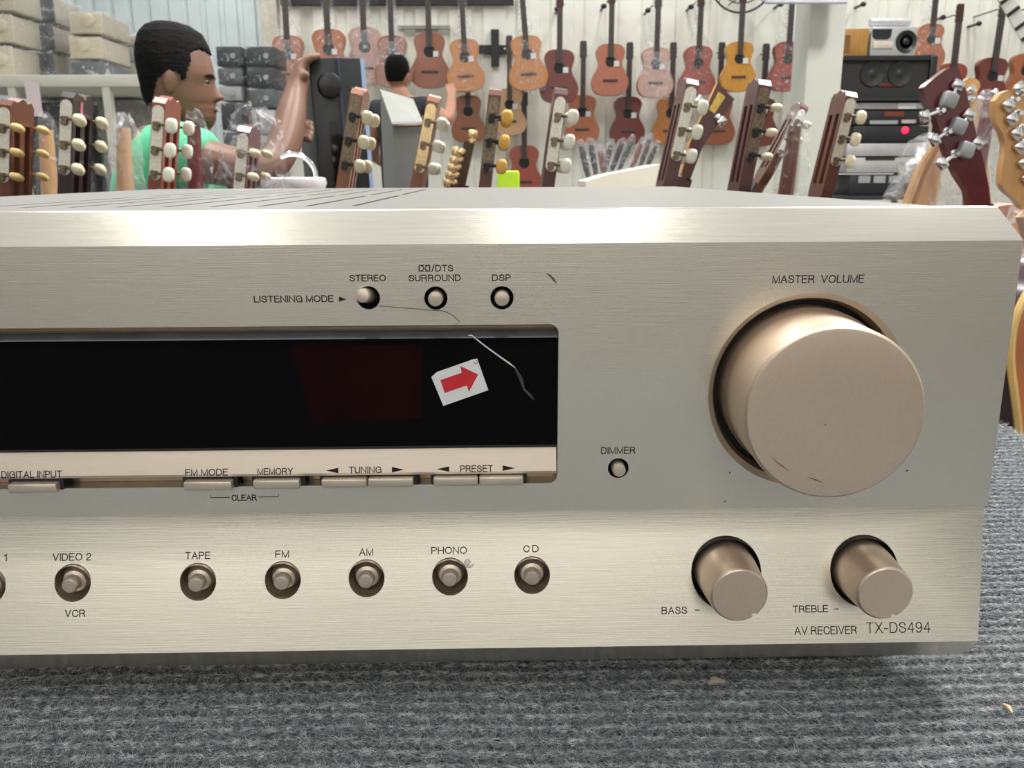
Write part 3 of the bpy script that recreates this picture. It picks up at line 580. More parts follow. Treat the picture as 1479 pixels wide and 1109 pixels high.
def wd3(name, r, g, b, var=.14): return mat(name, tuple(c*k for c, k in zip(srgb(r, g, b), (.74, .80, .80))), .32, 0, var, 26, (5, 5, .6), coat=.25)
W_or = wd3('orange_cedar', 214, 132, 60); W_or2 = wd3('amber_spruce', 222, 152, 58); W_rb = wd3('red_brown_mahogany', 162, 88, 56); W_dr = wd3('dark_red_mahogany', 128, 56, 46)
W_sa = wd3('salmon_cedar', 198, 118, 92); W_pk = wd3('pale_pink_wood', 214, 162, 142); W_rd = wd3('cherry_red_wood', 176, 82, 64); W_bo = wd3('brown_orange_wood', 196, 112, 70); W_pl = wd3('pale_cedar', 224, 170, 124)
W_dk = wd3('dark_side_wood', 74, 42, 32)
GU = 'guitars hanging in the upper row on the wall'; GL_ = 'guitars hanging in the lower row on the wall'; GR = 'guitars hanging right of the white pillar'
WD = YB-CY-.16
rows = [
 (421, 52, 131, W_bo, W_bo, 'plastic-wrapped brown orange guitar hanging at the corner post, leftmost on the cream wall', GU, 0, M_film2, .05),
 (479, 43, 128, W_bo, W_bo, 'plastic-wrapped orange guitar hanging just above the black upright component', GU, 0, M_film, .05),
 (530, 40, 124, W_pk, W_pk, 'pale pinkish wrapped guitar hanging behind the right edge of the black component', GU, 0, M_film2, None),
 (569, 52, 128, W_rb, W_rb, 'red brown wrapped guitar hanging right behind the head of the far man', GU, 0, M_film2, .05),
 (622, 48, 128, W_rb, W_rb, 'reddish brown classical guitar hanging right of the far man\'s head', GU, 0, None, .06),
 (674, 57, 133, W_bo, W_or, 'orange classical guitar the far man reaches for', GU, -2, M_film, .06),
 (765, 52, 131, W_or, W_or, 'bright orange guitar hanging tilted right of the black wall bracket', GU, -5, M_film, .06),
 (807, 72, 150, W_dr, W_dr, 'dark red guitar hanging lower beside the tilted bright orange one', GU, 0, None, .06),
 (880, 64, 139, W_sa, W_sa, 'salmon coloured guitar on the open middle of the cream wall', GU, 0, None, .06),
 (945, 69, 142, W_sa, W_pk, 'shiny pinkish guitar in plastic, right of the salmon one', GU, 0, M_film2, .06),
 (1005, 67, 140, W_rd, W_rd, 'cherry red guitar in plastic, between the pinkish and the amber guitars', GU, 0, M_film, None),
 (1064, 61, 133, W_or2, W_or2, 'amber yellow guitar, the most yellow on the wall', GU, 0, None, .06),
 (1133, 61, 133, W_dr, W_rd, 'wine red guitar hanging beside the white pillar', GU, 0, M_film, None),
 (1338, 35, 100, W_bo, W_bo, 'brown guitar hanging just right of the silver radio', GR, 0, M_film, .07),
 (1366, 92, 168, W_rd, W_rd, 'red guitar hanging low behind the maroon headstock', GR, 0, None, None),
 (1422, 84, 160, W_dr, W_dr, 'dark red guitar with a slightly slanted neck at the far right of the wall', GR, 2, None, .08),
 (1472, 78, 150, W_rb, W_bo, 'brown guitar hanging at the right picture edge', GR, 0, None, None),
 (736, 128, 196, W_pl, W_pl, 'pale cedar guitar in the lower row under the tilted bright orange one', GL_, 0, None, .06),
 (677, 138, 206, W_rb, W_rb, 'brown guitar in the lower row under the orange one the man reaches for', GL_, 0, None, None),
 (757, 210, 284, W_bo, W_rd, 'red brown guitar hanging lowest, below the pale cedar one', GL_, 0, None, None),
 (840, 138, 208, W_or, W_bo, 'orange guitar in the lower row with a dark headstock left of the salmon guitar', GL_, 0, None, .06),
 (905, 140, 210, W_dr, W_dr, 'dark red guitar in the lower row between the salmon and pinkish ones', GL_, 0, None, .06),
 (966, 140, 210, W_or, W_or, 'orange brown guitar in the lower row under the pinkish one', GL_, 0, None, None),
 (1034, 140, 210, W_rb, W_rb, 'brown guitar in the lower row under the cherry red one', GL_, 0, None, None),
 (1096, 142, 212, W_dr, W_dr, 'dark guitar in the lower row left of the wine red one', GL_, 0, None, None)]
M_darkhead = mat('dark_headstock', (.05, .045, .045), .4, 0, .2, 40)
for i, (px, yt, yb, cs, ct, lab, g, tl, wr, tg) in enumerate(rows):
    wall_guitar(px, yt, yb, (WD-.12-.13*(1 if i in (5,) else 2 if i == 6 else i % 2)) if g != GL_ else WD+(.065 if i == 19 else -.04 if i == 17 else .05), cs, ct, lab, g, tl, wr, tg, nk=M_fboard if g == GL_ or i % 2 else W_dk, dark=M_darkhead if i % 3 == 0 or g == GL_ else W_dk)
for px, py, lab in ((805, 13, 'the dark red guitar beside the tilted orange one'), (872, 9, 'the salmon guitar'), (936, 15, 'the shiny pinkish guitar'), (998, 10, 'the cherry red guitar'), (1128, 6, 'the wine red guitar'), (1362, 25, 'the red guitar behind the maroon headstock'), (1414, 34, 'the guitar with the slanted neck'), (1247, 6, 'nothing above the silver radio')):
    p = P(px, py, WD-.02); h = MB(); h.cyl((p.x, YB, p.z), (p.x, p.y, p.z), .012, n=10); h.ell((p.x, p.y, p.z), (.026, .02, .022), 10, 8)
    solo(h, 'wall_hook', M_black, 'black wall hook '+('standing empty above the silver radio' if 'nothing' in lab else 'holding '+lab), 'hook', (p.x, YB, p.z), 'black hooks on the cream wall')
# ---- the row of guitars standing behind the table, seen from the side (fronts face left)
def plate_mb(zt, side, mi=0):
    b = MB(); x = side*.0335
    b.box((x-.0009, -.0085, zt-.098), (x+.0009, .0085, zt-.006), mi)
    for k in range(4): b.lathe([(.0085, -.0011), (.0085, .0011)], (x, 0, zt-.006-.0307*k), (1, 0, 0), 14, mi)
    return b
def make_row_guitar(label, pxt, pyt, lean, D, wood_, plate, btn, L=None, yaw=-90, buttons=None, wrap=None, body=None, group='guitars standing behind the table', crest=1, face=None, tilt2=0, gap=.0355, bshape=1., bodyscale=1.0):
    top = P(pxt, pyt, D)
    Rm = Matrix.Rotation(R(lean), 4, 'Y') @ Matrix.Rotation(R(tilt2), 4, 'X') @ Matrix.Rotation(R(yaw), 4, 'Z')
    ax = Rm @ Vector((0, 0, 1)); L = top.z/ax.z-.004
    M = Matrix.Translation(top-ax*L) @ Rm
    t = thing('classical_guitar', label, 'guitar', group=group, M=M)
    zh = L-.19
    h = MB(); y0, y1 = -.0095, .0095
    for x0, x1 in ((-.033, -.022), (-.0065, .0065), (.022, .033)): h.box((x0, y0, L-.155), (x1, y1, L-.04))
    h.prism([(x, y0, z) for x, z in [(-.033, L-.155), (-.033, zh+.02), (-.026, zh), (.026, zh), (.033, zh+.02), (.033, L-.155)]], (0, y1-y0, 0))
    cr = [(-.033, L-.04), (.033, L-.04), (.033, L-.012), (.024, L-.004), (.014, L-.006 if crest else L), (0, L if crest == 1 else L-.008), (-.014, L-.006 if crest else L), (-.024, L-.004), (-.033, L-.012)]
    h.prism([(x, y0, z) for x, z in cr], (0, y1-y0, 0)); hd = h.build('headstock', wood_, t, angle=30)
    h = MB().box((-.0325, y0-.0012, L-.037), (.0325, y0+.0003, L-.014))
    if face: h.build('face_veneer', face, hd)
    for sx in (-1, 1):
        MB().cyl((sx*.0135-.0085, -.002, L-.05), (sx*.0135+.0085, -.002, L-.05), .0045, n=12)
        pl = plate_mb(L-.018, sx).build('tuner_plate', plate, t)
        for k in range(3):
            z = L-.042-gap*k; x = sx*.0368
            s_ = MB().cyl((x, -.006, z), (x, .0145, z), .0024, n=10); s_.lathe([(.0048, 0), (.0048, .005)], (sx*.0344, -.001, z-.006), (sx, 0, 0), 14); s_.box((x-.004, -.004, z-.003), (x+.003, .004, z+.003))
            s_.build('tuner_gear', M_brass if plate is not M_brass else M_dark, pl)
            rot = Matrix.Translation((x, .0215, z)) @ Matrix.Rotation(R((random.uniform(-60, 60) if buttons is None else buttons)), 4, 'Y')
            MB().ell((0, 0, 0), (.0052*bshape, .0088, .0112), 16, 12, M=rot, sq=.75).build('tuner_button', btn, pl)
    MB().prism([(x, y, zh) for x, y in [(-.026, y0), (.026, y0), (.024, .006), (.012, .013), (-.012, .013), (-.024, .006)]], (0, 0, -.34)).build('neck', wood_, t, angle=50)
    MB().box((-.026, y0-.006, zh-.46), (.026, y0-.0005, zh-.004)).build('fingerboard', M_fboard, t)
    for sx in range(6):
        pass
    body_parts(t, .0, .075, body or wood_, body or W_or, None, (zh-.325)/.49, False)
    if wrap:
        q = MB(); ns = 18; prof = [(.010, L+.028), (.030, L+.022), (.045, L+.005), (.054, L-.04), (.058, L-.09), (.062, L-.15), (.064, L-.21), (.06, L-.26)]; vs = []; fs = []
        for (r_, z) in prof:
            for k in range(ns):
                a_ = 2*math.pi*k/ns; j_ = random.uniform(.8, 1.22); vs.append((r_*math.cos(a_)*j_*.85, .008+r_*math.sin(a_)*j_*.9, z+random.uniform(-.008, .008)))
        for j in range(len(prof)-1):
            for k in range(ns): fs.append((j*ns+k, j*ns+(k+1) % ns, (j+1)*ns+(k+1) % ns, (j+1)*ns+k))
        q.add(vs, fs); q.build('plastic_sleeve', wrap, t, angle=180)
    LASTH[:] = [t, hd, L]
    return t
LASTH = []
H_br = wd3('brown_headstock', 120, 66, 42); H_bk = wd3('near_black_headstock', 52, 34, 34); H_rb = wd3('red_brown_headstock', 150, 72, 48); H_ma = wd3('maroon_headstock', 110, 30, 36); H_ob = wd3('orange_brown_headstock', 150, 92, 62); H_pu = wd3('purple_brown_headstock', 104, 66, 62); H_dp = wd3('dark_purple_brown_headstock', 96, 54, 52); H_br2 = wd3('dark_brown_headstock', 108, 62, 46)
W_body = wd3('brown_body', 96, 58, 40)
make_row_guitar('brown headstock guitar with yellowed pegs, leftmost behind the receiver', 24, 142, 9, 1.37, H_br, M_nickel, M_pearl, buttons=70, body=W_body)
make_row_guitar('near-black headstock guitar with scalloped cream pegs and a small red mark', 112, 131, 9, 1.37, H_bk, M_nickel, M_cream, buttons=55, crest=2, body=W_body, bshape=1.3)
MB().box((.004, .0093, LASTH[2]-.034), (.010, .0106, LASTH[2]-.016)).build('red_mark', mat('pink_red_label', srgb(214, 128, 138), .5), LASTH[1])
MB().box((-.004, .0093, LASTH[2]-.012), (.0, .0104, LASTH[2]-.004)).build('gold_inlay', M_gold, LASTH[1])
make_row_guitar('red brown headstock guitar with white oval pegs in front of the man in green', 242, 139, 9, 1.37, H_rb, M_nickel, M_ivory, buttons=0, body=W_body)
make_row_guitar('maroon headstock guitar inside a plastic sleeve below the man\'s arm', 361, 180, 9, 1.42, H_ma, M_nickel, M_cream, buttons=70, wrap=M_film, body=W_body)
make_row_guitar('orange brown headstock guitar standing before the black upright component', 522, 127, 12, 1.37, H_ob, M_brass, M_cream, buttons=35, body=W_body)
make_row_guitar('guitar with engraved gold tuner plates and white pegs', 629, 138, 13, 1.46, H_ob, M_gold, M_ivory, buttons=40, body=W_body)
make_row_guitar('brown headstock guitar with dark plates and amber pegs', 716, 128, 7, 1.37, H_br2, M_brass, M_amber, buttons=15, body=W_body)
make_row_guitar('dark headstock guitar with ivory pegs below the dark red hanging guitar', 810, 127, 8, 1.37, H_dp, M_nickel, M_ivory, buttons=10, body=W_body, wrap=None)
make_row_guitar('purple brown headstock guitar with ivory pegs left of the label headstock', 996, 113, 11, 1.37, H_pu, M_nickel, M_ivory, buttons=10, body=W_body)
make_row_guitar('purple brown headstock guitar with bronze plates left of the pillar', 1098, 114, 8, 1.37, H_dp, M_brass, M_cream, buttons=80, body=W_body)
make_row_guitar('brown headstock guitar with yellow pegs in front of the white pillar', 1222, 131, 10, 1.50, H_br2, M_nickel, M_cream, buttons=0, body=W_body)
make_row_guitar('dark brown headstock guitar leaning hard right beside the pillar', 1158, 150, 26, 1.97, H_br2, M_chrome, M_ivory, buttons=60, body=W_body, bodyscale=.95)
# headstock with a gold label facing the camera
def face_guitar(label, pts, D, thick, wood_, neck_to, posts, m_post, pegs, extra=None, group=None, body_at=None, body_mats=(None, None), edge=None):
    """a guitar whose headstock outline is given as seen; neck_to: the pixel where the neck meets the body, at depth body_at"""
    P3 = [P(x, y, D) for x, y in pts]; cx = sum(p.x for p in P3)/len(P3)
    nt = P(*neck_to, body_at or D)
    b0 = Vector((nt.x, nt.y, 0.004)); t = thing('steel_string_guitar', label, 'guitar', (b0.x, b0.y, 0), group)
    mb = MB(); mb.prism(P3, (0, thick, 0), 0, 1 if edge else 0); hd = mb.build('headstock', [wood_, edge or wood_], t, angle=30)
    for (x, y, sx, sy) in posts:
        p = P(x, y, D); q = P(x+sx, y+sy, D)
        tn = MB(); tn.lathe([(.0065, .003), (.006, -.004), (.0035, -.006), (.0032, -.014)], (p.x, p.y, p.z), (0, 1, 0), 16); 
        tn.cyl(p+Vector((0, -.006, 0)), q+Vector((0, -.006, 0)), .0026, n=10)
        d = (q-p).normalized(); w = Vector((0, 1, 0)).cross(d)
        tn.box((-.006, -.003, -.0085), (.008, .004, .0085), M=Matrix.Translation(q+Vector((0, -.006, 0))) @ Matrix(((d.x, 0, w.x, 0), (d.y, 1, w.y, 0), (d.z, 0, w.z, 0), (0, 0, 0, 1))), ch=.0028)
        tn.build('tuning_machine', m_post, hd)
    return t, hd, nt, b0
def neck_and_body(t, a, nt, wood_, w0, w1, thick, cs, ct, sc=1.0, yaw=0, bind=None):
    mb = MB(); d = (nt-a).normalized(); sd = Vector((0, 1, 0)).cross(d).normalized(); k = Vector((0, thick, 0))
    mb.prism([a-sd*w0/2, a+sd*w0/2, nt+sd*w1/2, nt-sd*w1/2], k); mb.build('neck', wood_, t)
    ax = -d; Rm = ax.to_track_quat('Z', 'Y').to_matrix().to_4x4()
    xx = sd if sd.x > 0 else -sd; yy = ax.cross(xx)
    Mb = Matrix(((xx.x, yy.x, ax.x, 0), (xx.y, yy.y, ax.y, 0), (xx.z, yy.z, ax.z, 0), (0, 0, 0, 1)))
    L = nt.z/ax.z if ax.z > .1 else .5
    Ls = min(L-.01, .49*sc); base = nt+Vector((0, thick/2, 0))-ax*Ls; s2 = Ls/.49
    b = MB(); b.prism([base+Mb @ Vector((x*s2, -.045, z*s2)) for x, z in OUT2], Mb @ Vector((0, .09, 0))); b.build('body', cs, t, angle=50)
LK = [(1036, 121), (1061, 143), (1014, 214), (996, 262), (984, 252), (997, 205)]
t, hd, nt, b0 = face_guitar('guitar with a gold label on its tilted purple brown headstock', LK, 1.60, .018, H_pu, (975, 330), [(1013, 151, -4, -5), (1036, 170, 5, 5)], M_chrome, None, edge=mat('orange_binding', srgb(200, 140, 70), .4), group='guitars standing behind the table')
neck_and_body(t, P(990, 257, 1.60), P(940, 420, 1.60), H_pu, .026, .045, .02, W_body, W_or)
lb = MB(); lb.prism([P(x, y, 1.5985) for x, y in [(1038, 132), (1048, 140), (1032, 164), (1024, 158)]], (0, .001, 0)); lb.build('gold_label', mat('gold_label', srgb(226, 190, 96), .35, .3, .2, 200), hd)['label'] = 'gold name label'
# small guitar with gold in-line tuners
GK = [(671, 204), (686, 205), (680, 232), (672, 268), (653, 268), (662, 232)]
t, hd, nt, b0 = face_guitar('slim dark headstock guitar with gold in-line tuners', GK, 1.62, .014, mat('bronze_headstock', (.07, .045, .02), .35, .3), (655, 330), [(668, 219, -9, 0), (665, 230, -9, 1), (662, 241, -9, 1), (659, 252, -9, 1), (656, 263, -9, 1), (682, 203, 1, -9)], M_gold, None, group='guitars standing behind the table')
neck_and_body(t, P(662, 266, 1.62), P(640, 420, 1.72), H_br2, .04, .05, .018, W_dr, W_dr)
# maroon headstock at the right, seen from its back
def px5(pts, ox=1300, oy=80, k=5.04): return [(ox+x/k, oy+y/k) for x, y in pts]
OK = px5([(172, 235), (200, 205), (335, 100), (365, 88), (425, 88), (450, 150), (500, 330), (560, 590), (615, 790), (648, 960), (665, 1120), (515, 1120), (490, 985), (415, 870), (345, 720), (260, 450), (190, 340)])
mar = mat('maroon_lacquer', srgb(92, 24, 26), .22, 0, .18, 20, coat=.5)
t, hd, nt, b0 = face_guitar('glossy maroon headstock with six chrome tuners at the right', OK, 1.25, .017, mar, (1440, 460), [(1371, 142, 9, -18), (1384, 183, 12, -16), (1396, 222, 12, -14), (1356, 160, -22, 8), (1366, 190, -18, 12), (1377, 222, -18, 14)], M_chrome, None, group='guitars at the right behind the table')
for q in [(335, 330), (400, 520), (455, 690)]:
    (x, y), = px5([q]); p = P(x, y, 1.25); MB().box((-.011, -.016, -.011), (.011, 0, .011), M=Matrix.Translation(p) @ Matrix.Rotation(R(18), 4, 'Y'), ch=.005).build('tuner_housing', M_steel, hd)
neck_and_body(t, P(1418, 300, 1.25), P(1462, 470, 1.25), mar, .034, .045, .02, mar, mar, sc=.95)
MAP = mat('natural_maple', srgb(206, 158, 100), .3, 0, .08, 20, (4, 4, .6), coat=.4)
OKP = px5([(900, 255), (860, 245), (790, 252), (735, 275), (695, 330), (690, 430), (705, 500), (745, 560), (768, 650), (758, 740), (742, 830), (738, 940), (770, 990), (840, 1045), (885, 1110), (1100, 1180), (1040, 900), (985, 560), (960, 320)])
t, hd, nt, b0 = face_guitar('natural maple headstock with six in-line chrome tuners at the right edge', OKP, 1.28, .015, MAP, (1520, 430), [(1300+(x+30)/5.04, 80+(y-28)/5.04, -9, 8) for x, y in [(790, 350), (815, 450), (850, 555), (875, 655), (905, 770), (930, 880)]]+[(1474, 133, -4, -5)], M_chrome, None, group='guitars at the right behind the table')
neck_and_body(t, P(1492, 300, 1.28), P(1545, 480, 1.50), MAP, .04, .05, .018, mar, mar, sc=.9)
OKQ = px5([(450, 215), (465, 185), (500, 165), (545, 165), (578, 190), (585, 225), (565, 262), (552, 345), (505, 350), (500, 280), (465, 255)])
t, hd, nt, b0 = face_guitar('small round natural headstock behind the maroon one', OKQ, 1.9, .016, MAP, (1412, 330), [(1404, 131, -3, -2), (1402, 142, -4, 2)], M_chrome, None, group='guitars at the right behind the table')
neck_and_body(t, P(1405, 147, 1.9), P(1416, 300, 1.9), MAP, .04, .05, .018, W_pk, W_pk, sc=.9)
# sunburst guitar standing right of the table
sx_ = Vector((.632, .66, 0)); M = Matrix.Translation((sx_.x, sx_.y, .38)) @ Matrix.Rotation(R(-3), 4, 'Y') @ Matrix.Rotation(R(25), 4, 'Z')
t = thing('sunburst_guitar', 'sunburst guitar with maroon side and cream binding beside the table\'s right edge', 'guitar', M=M)
body_parts(t, 0, .10, mat('dark_maroon_side', srgb(48, 14, 18), .2, coat=.6), mat('sunburst_top', srgb(176, 92, 36), .22, 0, .3, 6, coat=.6), mat('cream_binding', srgb(222, 184, 112), .4), 1.0)
MB().box((-.025, -.065, .46), (.025, -.045, .85), ch=.006).build('neck', H_br2, t)
MB().box((-.032, -.068, .85), (.032, -.05, 1.03), ch=.006).build('headstock', M_black, t)
MB().lathe([(.006, 0), (.005, .008), (.008, .010), (.007, .014)], (-.17, .0, .16), (-1, 0, .1), 14).build('strap_button', M_chrome, t)
solo(MB().box((sx_.x-.18, sx_.y-.13, 0), (sx_.x+.2, sx_.y+.13, .372), ch=.01), 'storage_box', mat('brown_cardboard', (.36, .25, .15), .8, 0, .08, 10), 'brown cardboard box under the sunburst guitar', 'box', (sx_.x, sx_.y, 0))
# ================================================================== SHELF with wrapped amplifiers at the left
BEI = mat('beige_amplifier_case', srgb(178, 171, 156), .5, 0, .06, 8); BEIF = mat('cream_amplifier_front', srgb(206, 196, 172), .45, 0, .05, 8); DKC = mat('dark_amplifier_case', srgb(70, 76, 84), .5, 0, .15, 10)
SHZ = P(80, 113, 4.5).z
def crumple(lo, hi, m, parent, amp=.012):
    bm = bmesh.new(); bmesh.ops.create_cube(bm, size=1); bmesh.ops.subdivide_edges(bm, edges=bm.edges[:], cuts=4, use_grid_fill=True)
    b = MB(); bm.verts.index_update()
    vs = [Vector((lo[i]+(v.co[i]+.5)*(hi[i]-lo[i])+random.uniform(-amp*.25, amp) * (1 if v.co[i] > 0 else -1)*(abs(v.co[i]) > .49) for i in range(3))) for v in bm.verts]
    vs = [Vector((v.x, v.y, min(max(v.z, lo[2]+.0005), hi[2]+.004))) for v in vs]
    fs = [tuple(v.index for v in f.verts) for f in bm.faces]; bm.free(); b.add(vs, fs); return b.build('plastic_wrap', m, parent, angle=180)
def amp(xr_px, D, depth, ytop, ybot, case, front, label, width=.435, knob=None, dial=None, film=M_film, group='wrapped amplifiers stacked on the white shelf', zbase=None, ztop=99):
    a = P(xr_px, ybot, D); b = P(xr_px, ytop, D); x1 = a.x; x0 = x1-width; y0 = D+CY; z0 = a.z if zbase is None else zbase; z1 = min(b.z, ztop)
    t = thing('amplifier', label, 'amplifier', ((x0+x1)/2, y0+depth/2, z0), group)
    MB().box((x0, y0+.012, z0), (x1, y0+depth, z1-.004), ch=.006).build('case', case, t)
    f = MB().box((x0, y0, z0+.004), (x1, y0+.011, z1), ch=.004).build('front_panel', front, t)
    if knob: MB().lathe([(.032, 0), (.030, .022), (.026, .024)], (x1-knob, y0, (z0+z1)/2+.015), (0, -1, 0), 24).build('volume_knob', front, f)
    if dial: MB().box((x1-.38, y0-.002, z0+.09), (x1-dial, y0+.001, z1-.03)).build('display_window', M_blackm, f)
    crumple((x0-.006, y0-.012, z0), (x1+.008, y0+depth+.008, z1+.004), film, t)
    return z1
colA = [(66, 110), (20, 65), (-28, 18)]
z = SHZ
for (yt, yb), lab in zip(colA, ('bottom beige wrapped amplifier of the leftmost shelf stack', 'middle beige wrapped amplifier of the leftmost shelf stack', 'top beige wrapped amplifier of the leftmost shelf stack')):
    z = amp(22, 4.5, .26, yt, yb, BEI, BEIF, lab, knob=.055, zbase=z)+.012
z = SHZ
for (yt, yb), lab in zip([(76, 112), (36, 75), (-6, 35), ], ('bottom grey beige wrapped amplifier of the second shelf stack', 'middle grey beige wrapped amplifier of the second shelf stack', 'top grey beige wrapped amplifier of the second shelf stack')):
    z = amp(80, 4.85, .30, yt, yb, BEI, DKC, lab, width=.12, zbase=z, film=M_film2)+.012
z = SHZ
for (yt, yb), c, f, lab, kn, dl in zip([(89, 113), (53, 87), (18, 49)], (DKC, BEI, BEI), (DKC, BEIF, BEIF), ('dark grey wrapped amplifier at the bottom of the third shelf stack', 'cream fronted wrapped amplifier in the middle of the third shelf stack', 'white fronted wrapped amplifier on top of the third shelf stack'), (None, .09, .07), (None, .24, .22)):
    z = amp(150, 4.75, .34, yt, yb, c, f, lab, width=.17 if kn else .16, knob=kn, zbase=z, film=M_film if kn else M_film2)+.012
z = SHZ
for (yt, yb), lab in zip([(90, 114), (70, 89), (52, 69)], ('grey wrapped amplifier at the bottom of the stack nearest the man', 'grey wrapped amplifier in the middle of the stack nearest the man', 'pale wrapped amplifier on top of the stack nearest the man')):
    z = amp(206, 5.15, .30, yt, yb, BEI, BEI, lab, width=.17, zbase=z, film=M_film2)+.01
WHS = mat('white_painted_shelf_steel', srgb(206, 204, 190), .5, 0, .04, 10)
xa, xb = P(-60, 113, 4.4).x, P(208, 120, 4.4).x
sh = thing('shelf_rack', 'white steel shelf rack carrying the wrapped amplifiers at the left', 'shelf', ((xa+xb)/2, 4.6, 0))
MB().box((xa, 4.4+CY-.06, SHZ-.055), (xb, 5.6+CY, SHZ-.001), ch=.004).build('shelf_board', WHS, sh)
MB().box((xa, 4.4+CY-.06, SHZ-.68), (xb, 5.6+CY, SHZ-.64), ch=.004).build('shelf_board', WHS, sh)
for px in (28, 162): q = P(px, 150, 4.4); MB().box((q.x-.018, 4.4+CY-.055, 0), (q.x+.018, 4.4+CY-.015, SHZ-.05)).build('post', WHS, sh)
for px in (28, 170): q = P(px, 150, 4.4); MB().box((q.x-.018, 5.55+CY-.04, 0), (q.x+.018, 5.55+CY, SHZ-.05)).build('post', WHS, sh)
q0, q1 = P(34, 116, 4.3), P(61, 165, 4.3)
pn = MB(); pn.prism([P(34, 117, 4.33), P(56, 119, 4.33), P(62, 168, 4.33), P(43, 168, 4.33)], (0, .002, 0)); pn2 = solo(pn, 'paper_notice', mat('pink_printed_paper', srgb(222, 206, 208), .7, 0, .06, 60, (1, 1, 14)), 'white paper notice with faint red print hanging from the white shelf', 'notice', (q0.x, q0.y, q0.z))
# lower shelf contents
for px, yt, yb, w, c, lab in ((20, 128, 165, .40, DKC, 'dark wrapped component on the lower shelf behind the paper notice'), (125, 128, 166, .30, DKC, 'dark wrapped component on the lower shelf between the posts'), (206, 146, 168, .22, mat('grey_case', srgb(140, 140, 138), .5), 'grey wrapped component on the lower shelf beside the man')):
    amp(px, 4.9, .30, yt, yb+44, c, c, lab, width=w, film=M_film2, group='wrapped components on the lower shelf', zbase=SHZ-.636, ztop=SHZ-.08)
# ---- stacks of dark components behind the man
SD = 6.4
def comp(x0p, x1p, yt, yb, col, label, z0=None, slot=None, D=SD):
    a = P(x0p, yb, D); b = P(x1p, yt, D)
    t = thing('component', label, 'component', ((a.x+b.x)/2, D+CY, z0 if z0 is not None else a.z), 'dark components stacked behind the man')
    zz = z0 if z0 is not None else a.z
    MB().box((a.x, D+CY, zz), (b.x, D+CY+.34, b.z-.004), ch=.006).build('case', col, t)
    if slot: MB().box((a.x+.05, D+CY-.004, zz+(b.z-zz)*.45), (b.x-.12, D+CY+.001, zz+(b.z-zz)*.7)).build('display_window', slot, t)
    MB().lathe([(.02, 0), (.018, .014)], (b.x-.06, D+CY, (zz+b.z)/2), (0, -1, 0), 16).build('knob', M_steel, t)
    crumple((a.x-.006, D+CY-.012, zz), (b.x+.006, D+CY+.35, b.z+.006), M_film, t, .015)
    return b.z+.012
DK1 = mat('charcoal_case', (.03, .033, .038), .4, 0, .2, 10); DK2 = mat('slate_case', (.10, .11, .12), .4, 0, .2, 10); DK3 = mat('silver_grey_case', (.42, .42, .41), .4, 0, .12, 10)
names = ['lowest', 'second lowest', 'third', 'fourth', 'fifth', 'sixth', 'topmost']
b0z = P(330, 300, SD).z
solo(MB().box((P(304, 300, SD).x, SD+CY-.02, 0), (P(404, 300, SD).x, SD+CY+.4, b0z-.001), ch=.01), 'display_cabinet', M_blackm, 'black low cabinet carrying the dark component stacks', 'cabinet', (P(350, 300, SD).x, SD+CY, 0))
z = b0z
for k, (yt, c) in enumerate([(262, DK1), (226, DK2), (190, DK1), (148, DK1), (124, DK3), (98, DK2), (66, DK1)]):
    z = comp(306, 348, yt, 0, c, '%s component of the stack right behind the man\'s face' % names[k], z, M_steel if k in (1, 5) else None)
z = b0z
for k, (yt, c) in enumerate([(262, DK2), (228, DK1), (196, DK3), (158, DK3), (128, DK2), (98, DK1), (66, DK1)]):
    z = comp(351, 396, yt, 0, c, '%s component of the stack beside the corner post' % names[k], z, M_black if k in (2, 3) else None)
# ================================================================== black component held upright by the man
BP = P(455, 88, 2.06)
BH = .435; BW = .117; BD = .30
Mx = Matrix.Translation((BP.x, BP.y, 0)) @ Matrix.Rotation(R(18.5), 4, 'Z')
zt_ = P(455, 82, 2.06).z; zb_ = zt_-BH
t = thing('upright_component', 'black audio component stood on end under the man\'s hand', 'component', M=Mx @ Matrix.Translation((0, 0, zb_)) @ Matrix.Rotation(R(-2), 4, 'Y'))
MB().box((0, .012, 0), (BW, BD, BH), ch=.002).build('case', mat('charcoal_steel_cover', (.055, .053, .05), .45, .2, .1, 20), t)
fpn = MB().box((0, 0, .002), (BW, .0115, BH-.002), ch=.003).build('front_panel', M_black, t)
MB().box((BW*.55, -.003, .003), (BW*.60, .001, BH-.003)).build('groove_strip', mat('blue_grey_edge', (.03, .045, .085), .3), fpn)
MB().lathe([(.028, 0), (.026, .018), (.022, .020)], (BW*.36, 0, BH-.062), (0, -1, 0), 32).build('volume_knob', M_black, fpn)
MB().box((BW*.30, -.0015, BH-.36), (BW*.54, .001, BH-.14)).build('display_window', mat('glossy_black_window', (.002, .002, .003), .05), fpn)
for k in range(4): MB().ell((BW*.8, -.001, BH-.07-.022*k), (.004, .003, .004), 8, 6).build('button', M_black, fpn)
MB().box((BW+.0005, .002, .004), (BW+.010, .03, BH-.004)).build('blue_grey_edge_trim', mat('pale_blue_edge', srgb(150, 172, 204), .4, 0, .05, 10), t)
wc = MB().box((-.02, -.04, 0), (BW+.06, BD+.06, zb_-.001), ch=.004); o = wc.build('wooden_crate', wood('crate_wood', (.33, .22, .12), .6, 0), None, off=Vector()); o.matrix_world = Mx; tag(o, 'wooden crate under the upright black component', 'crate')
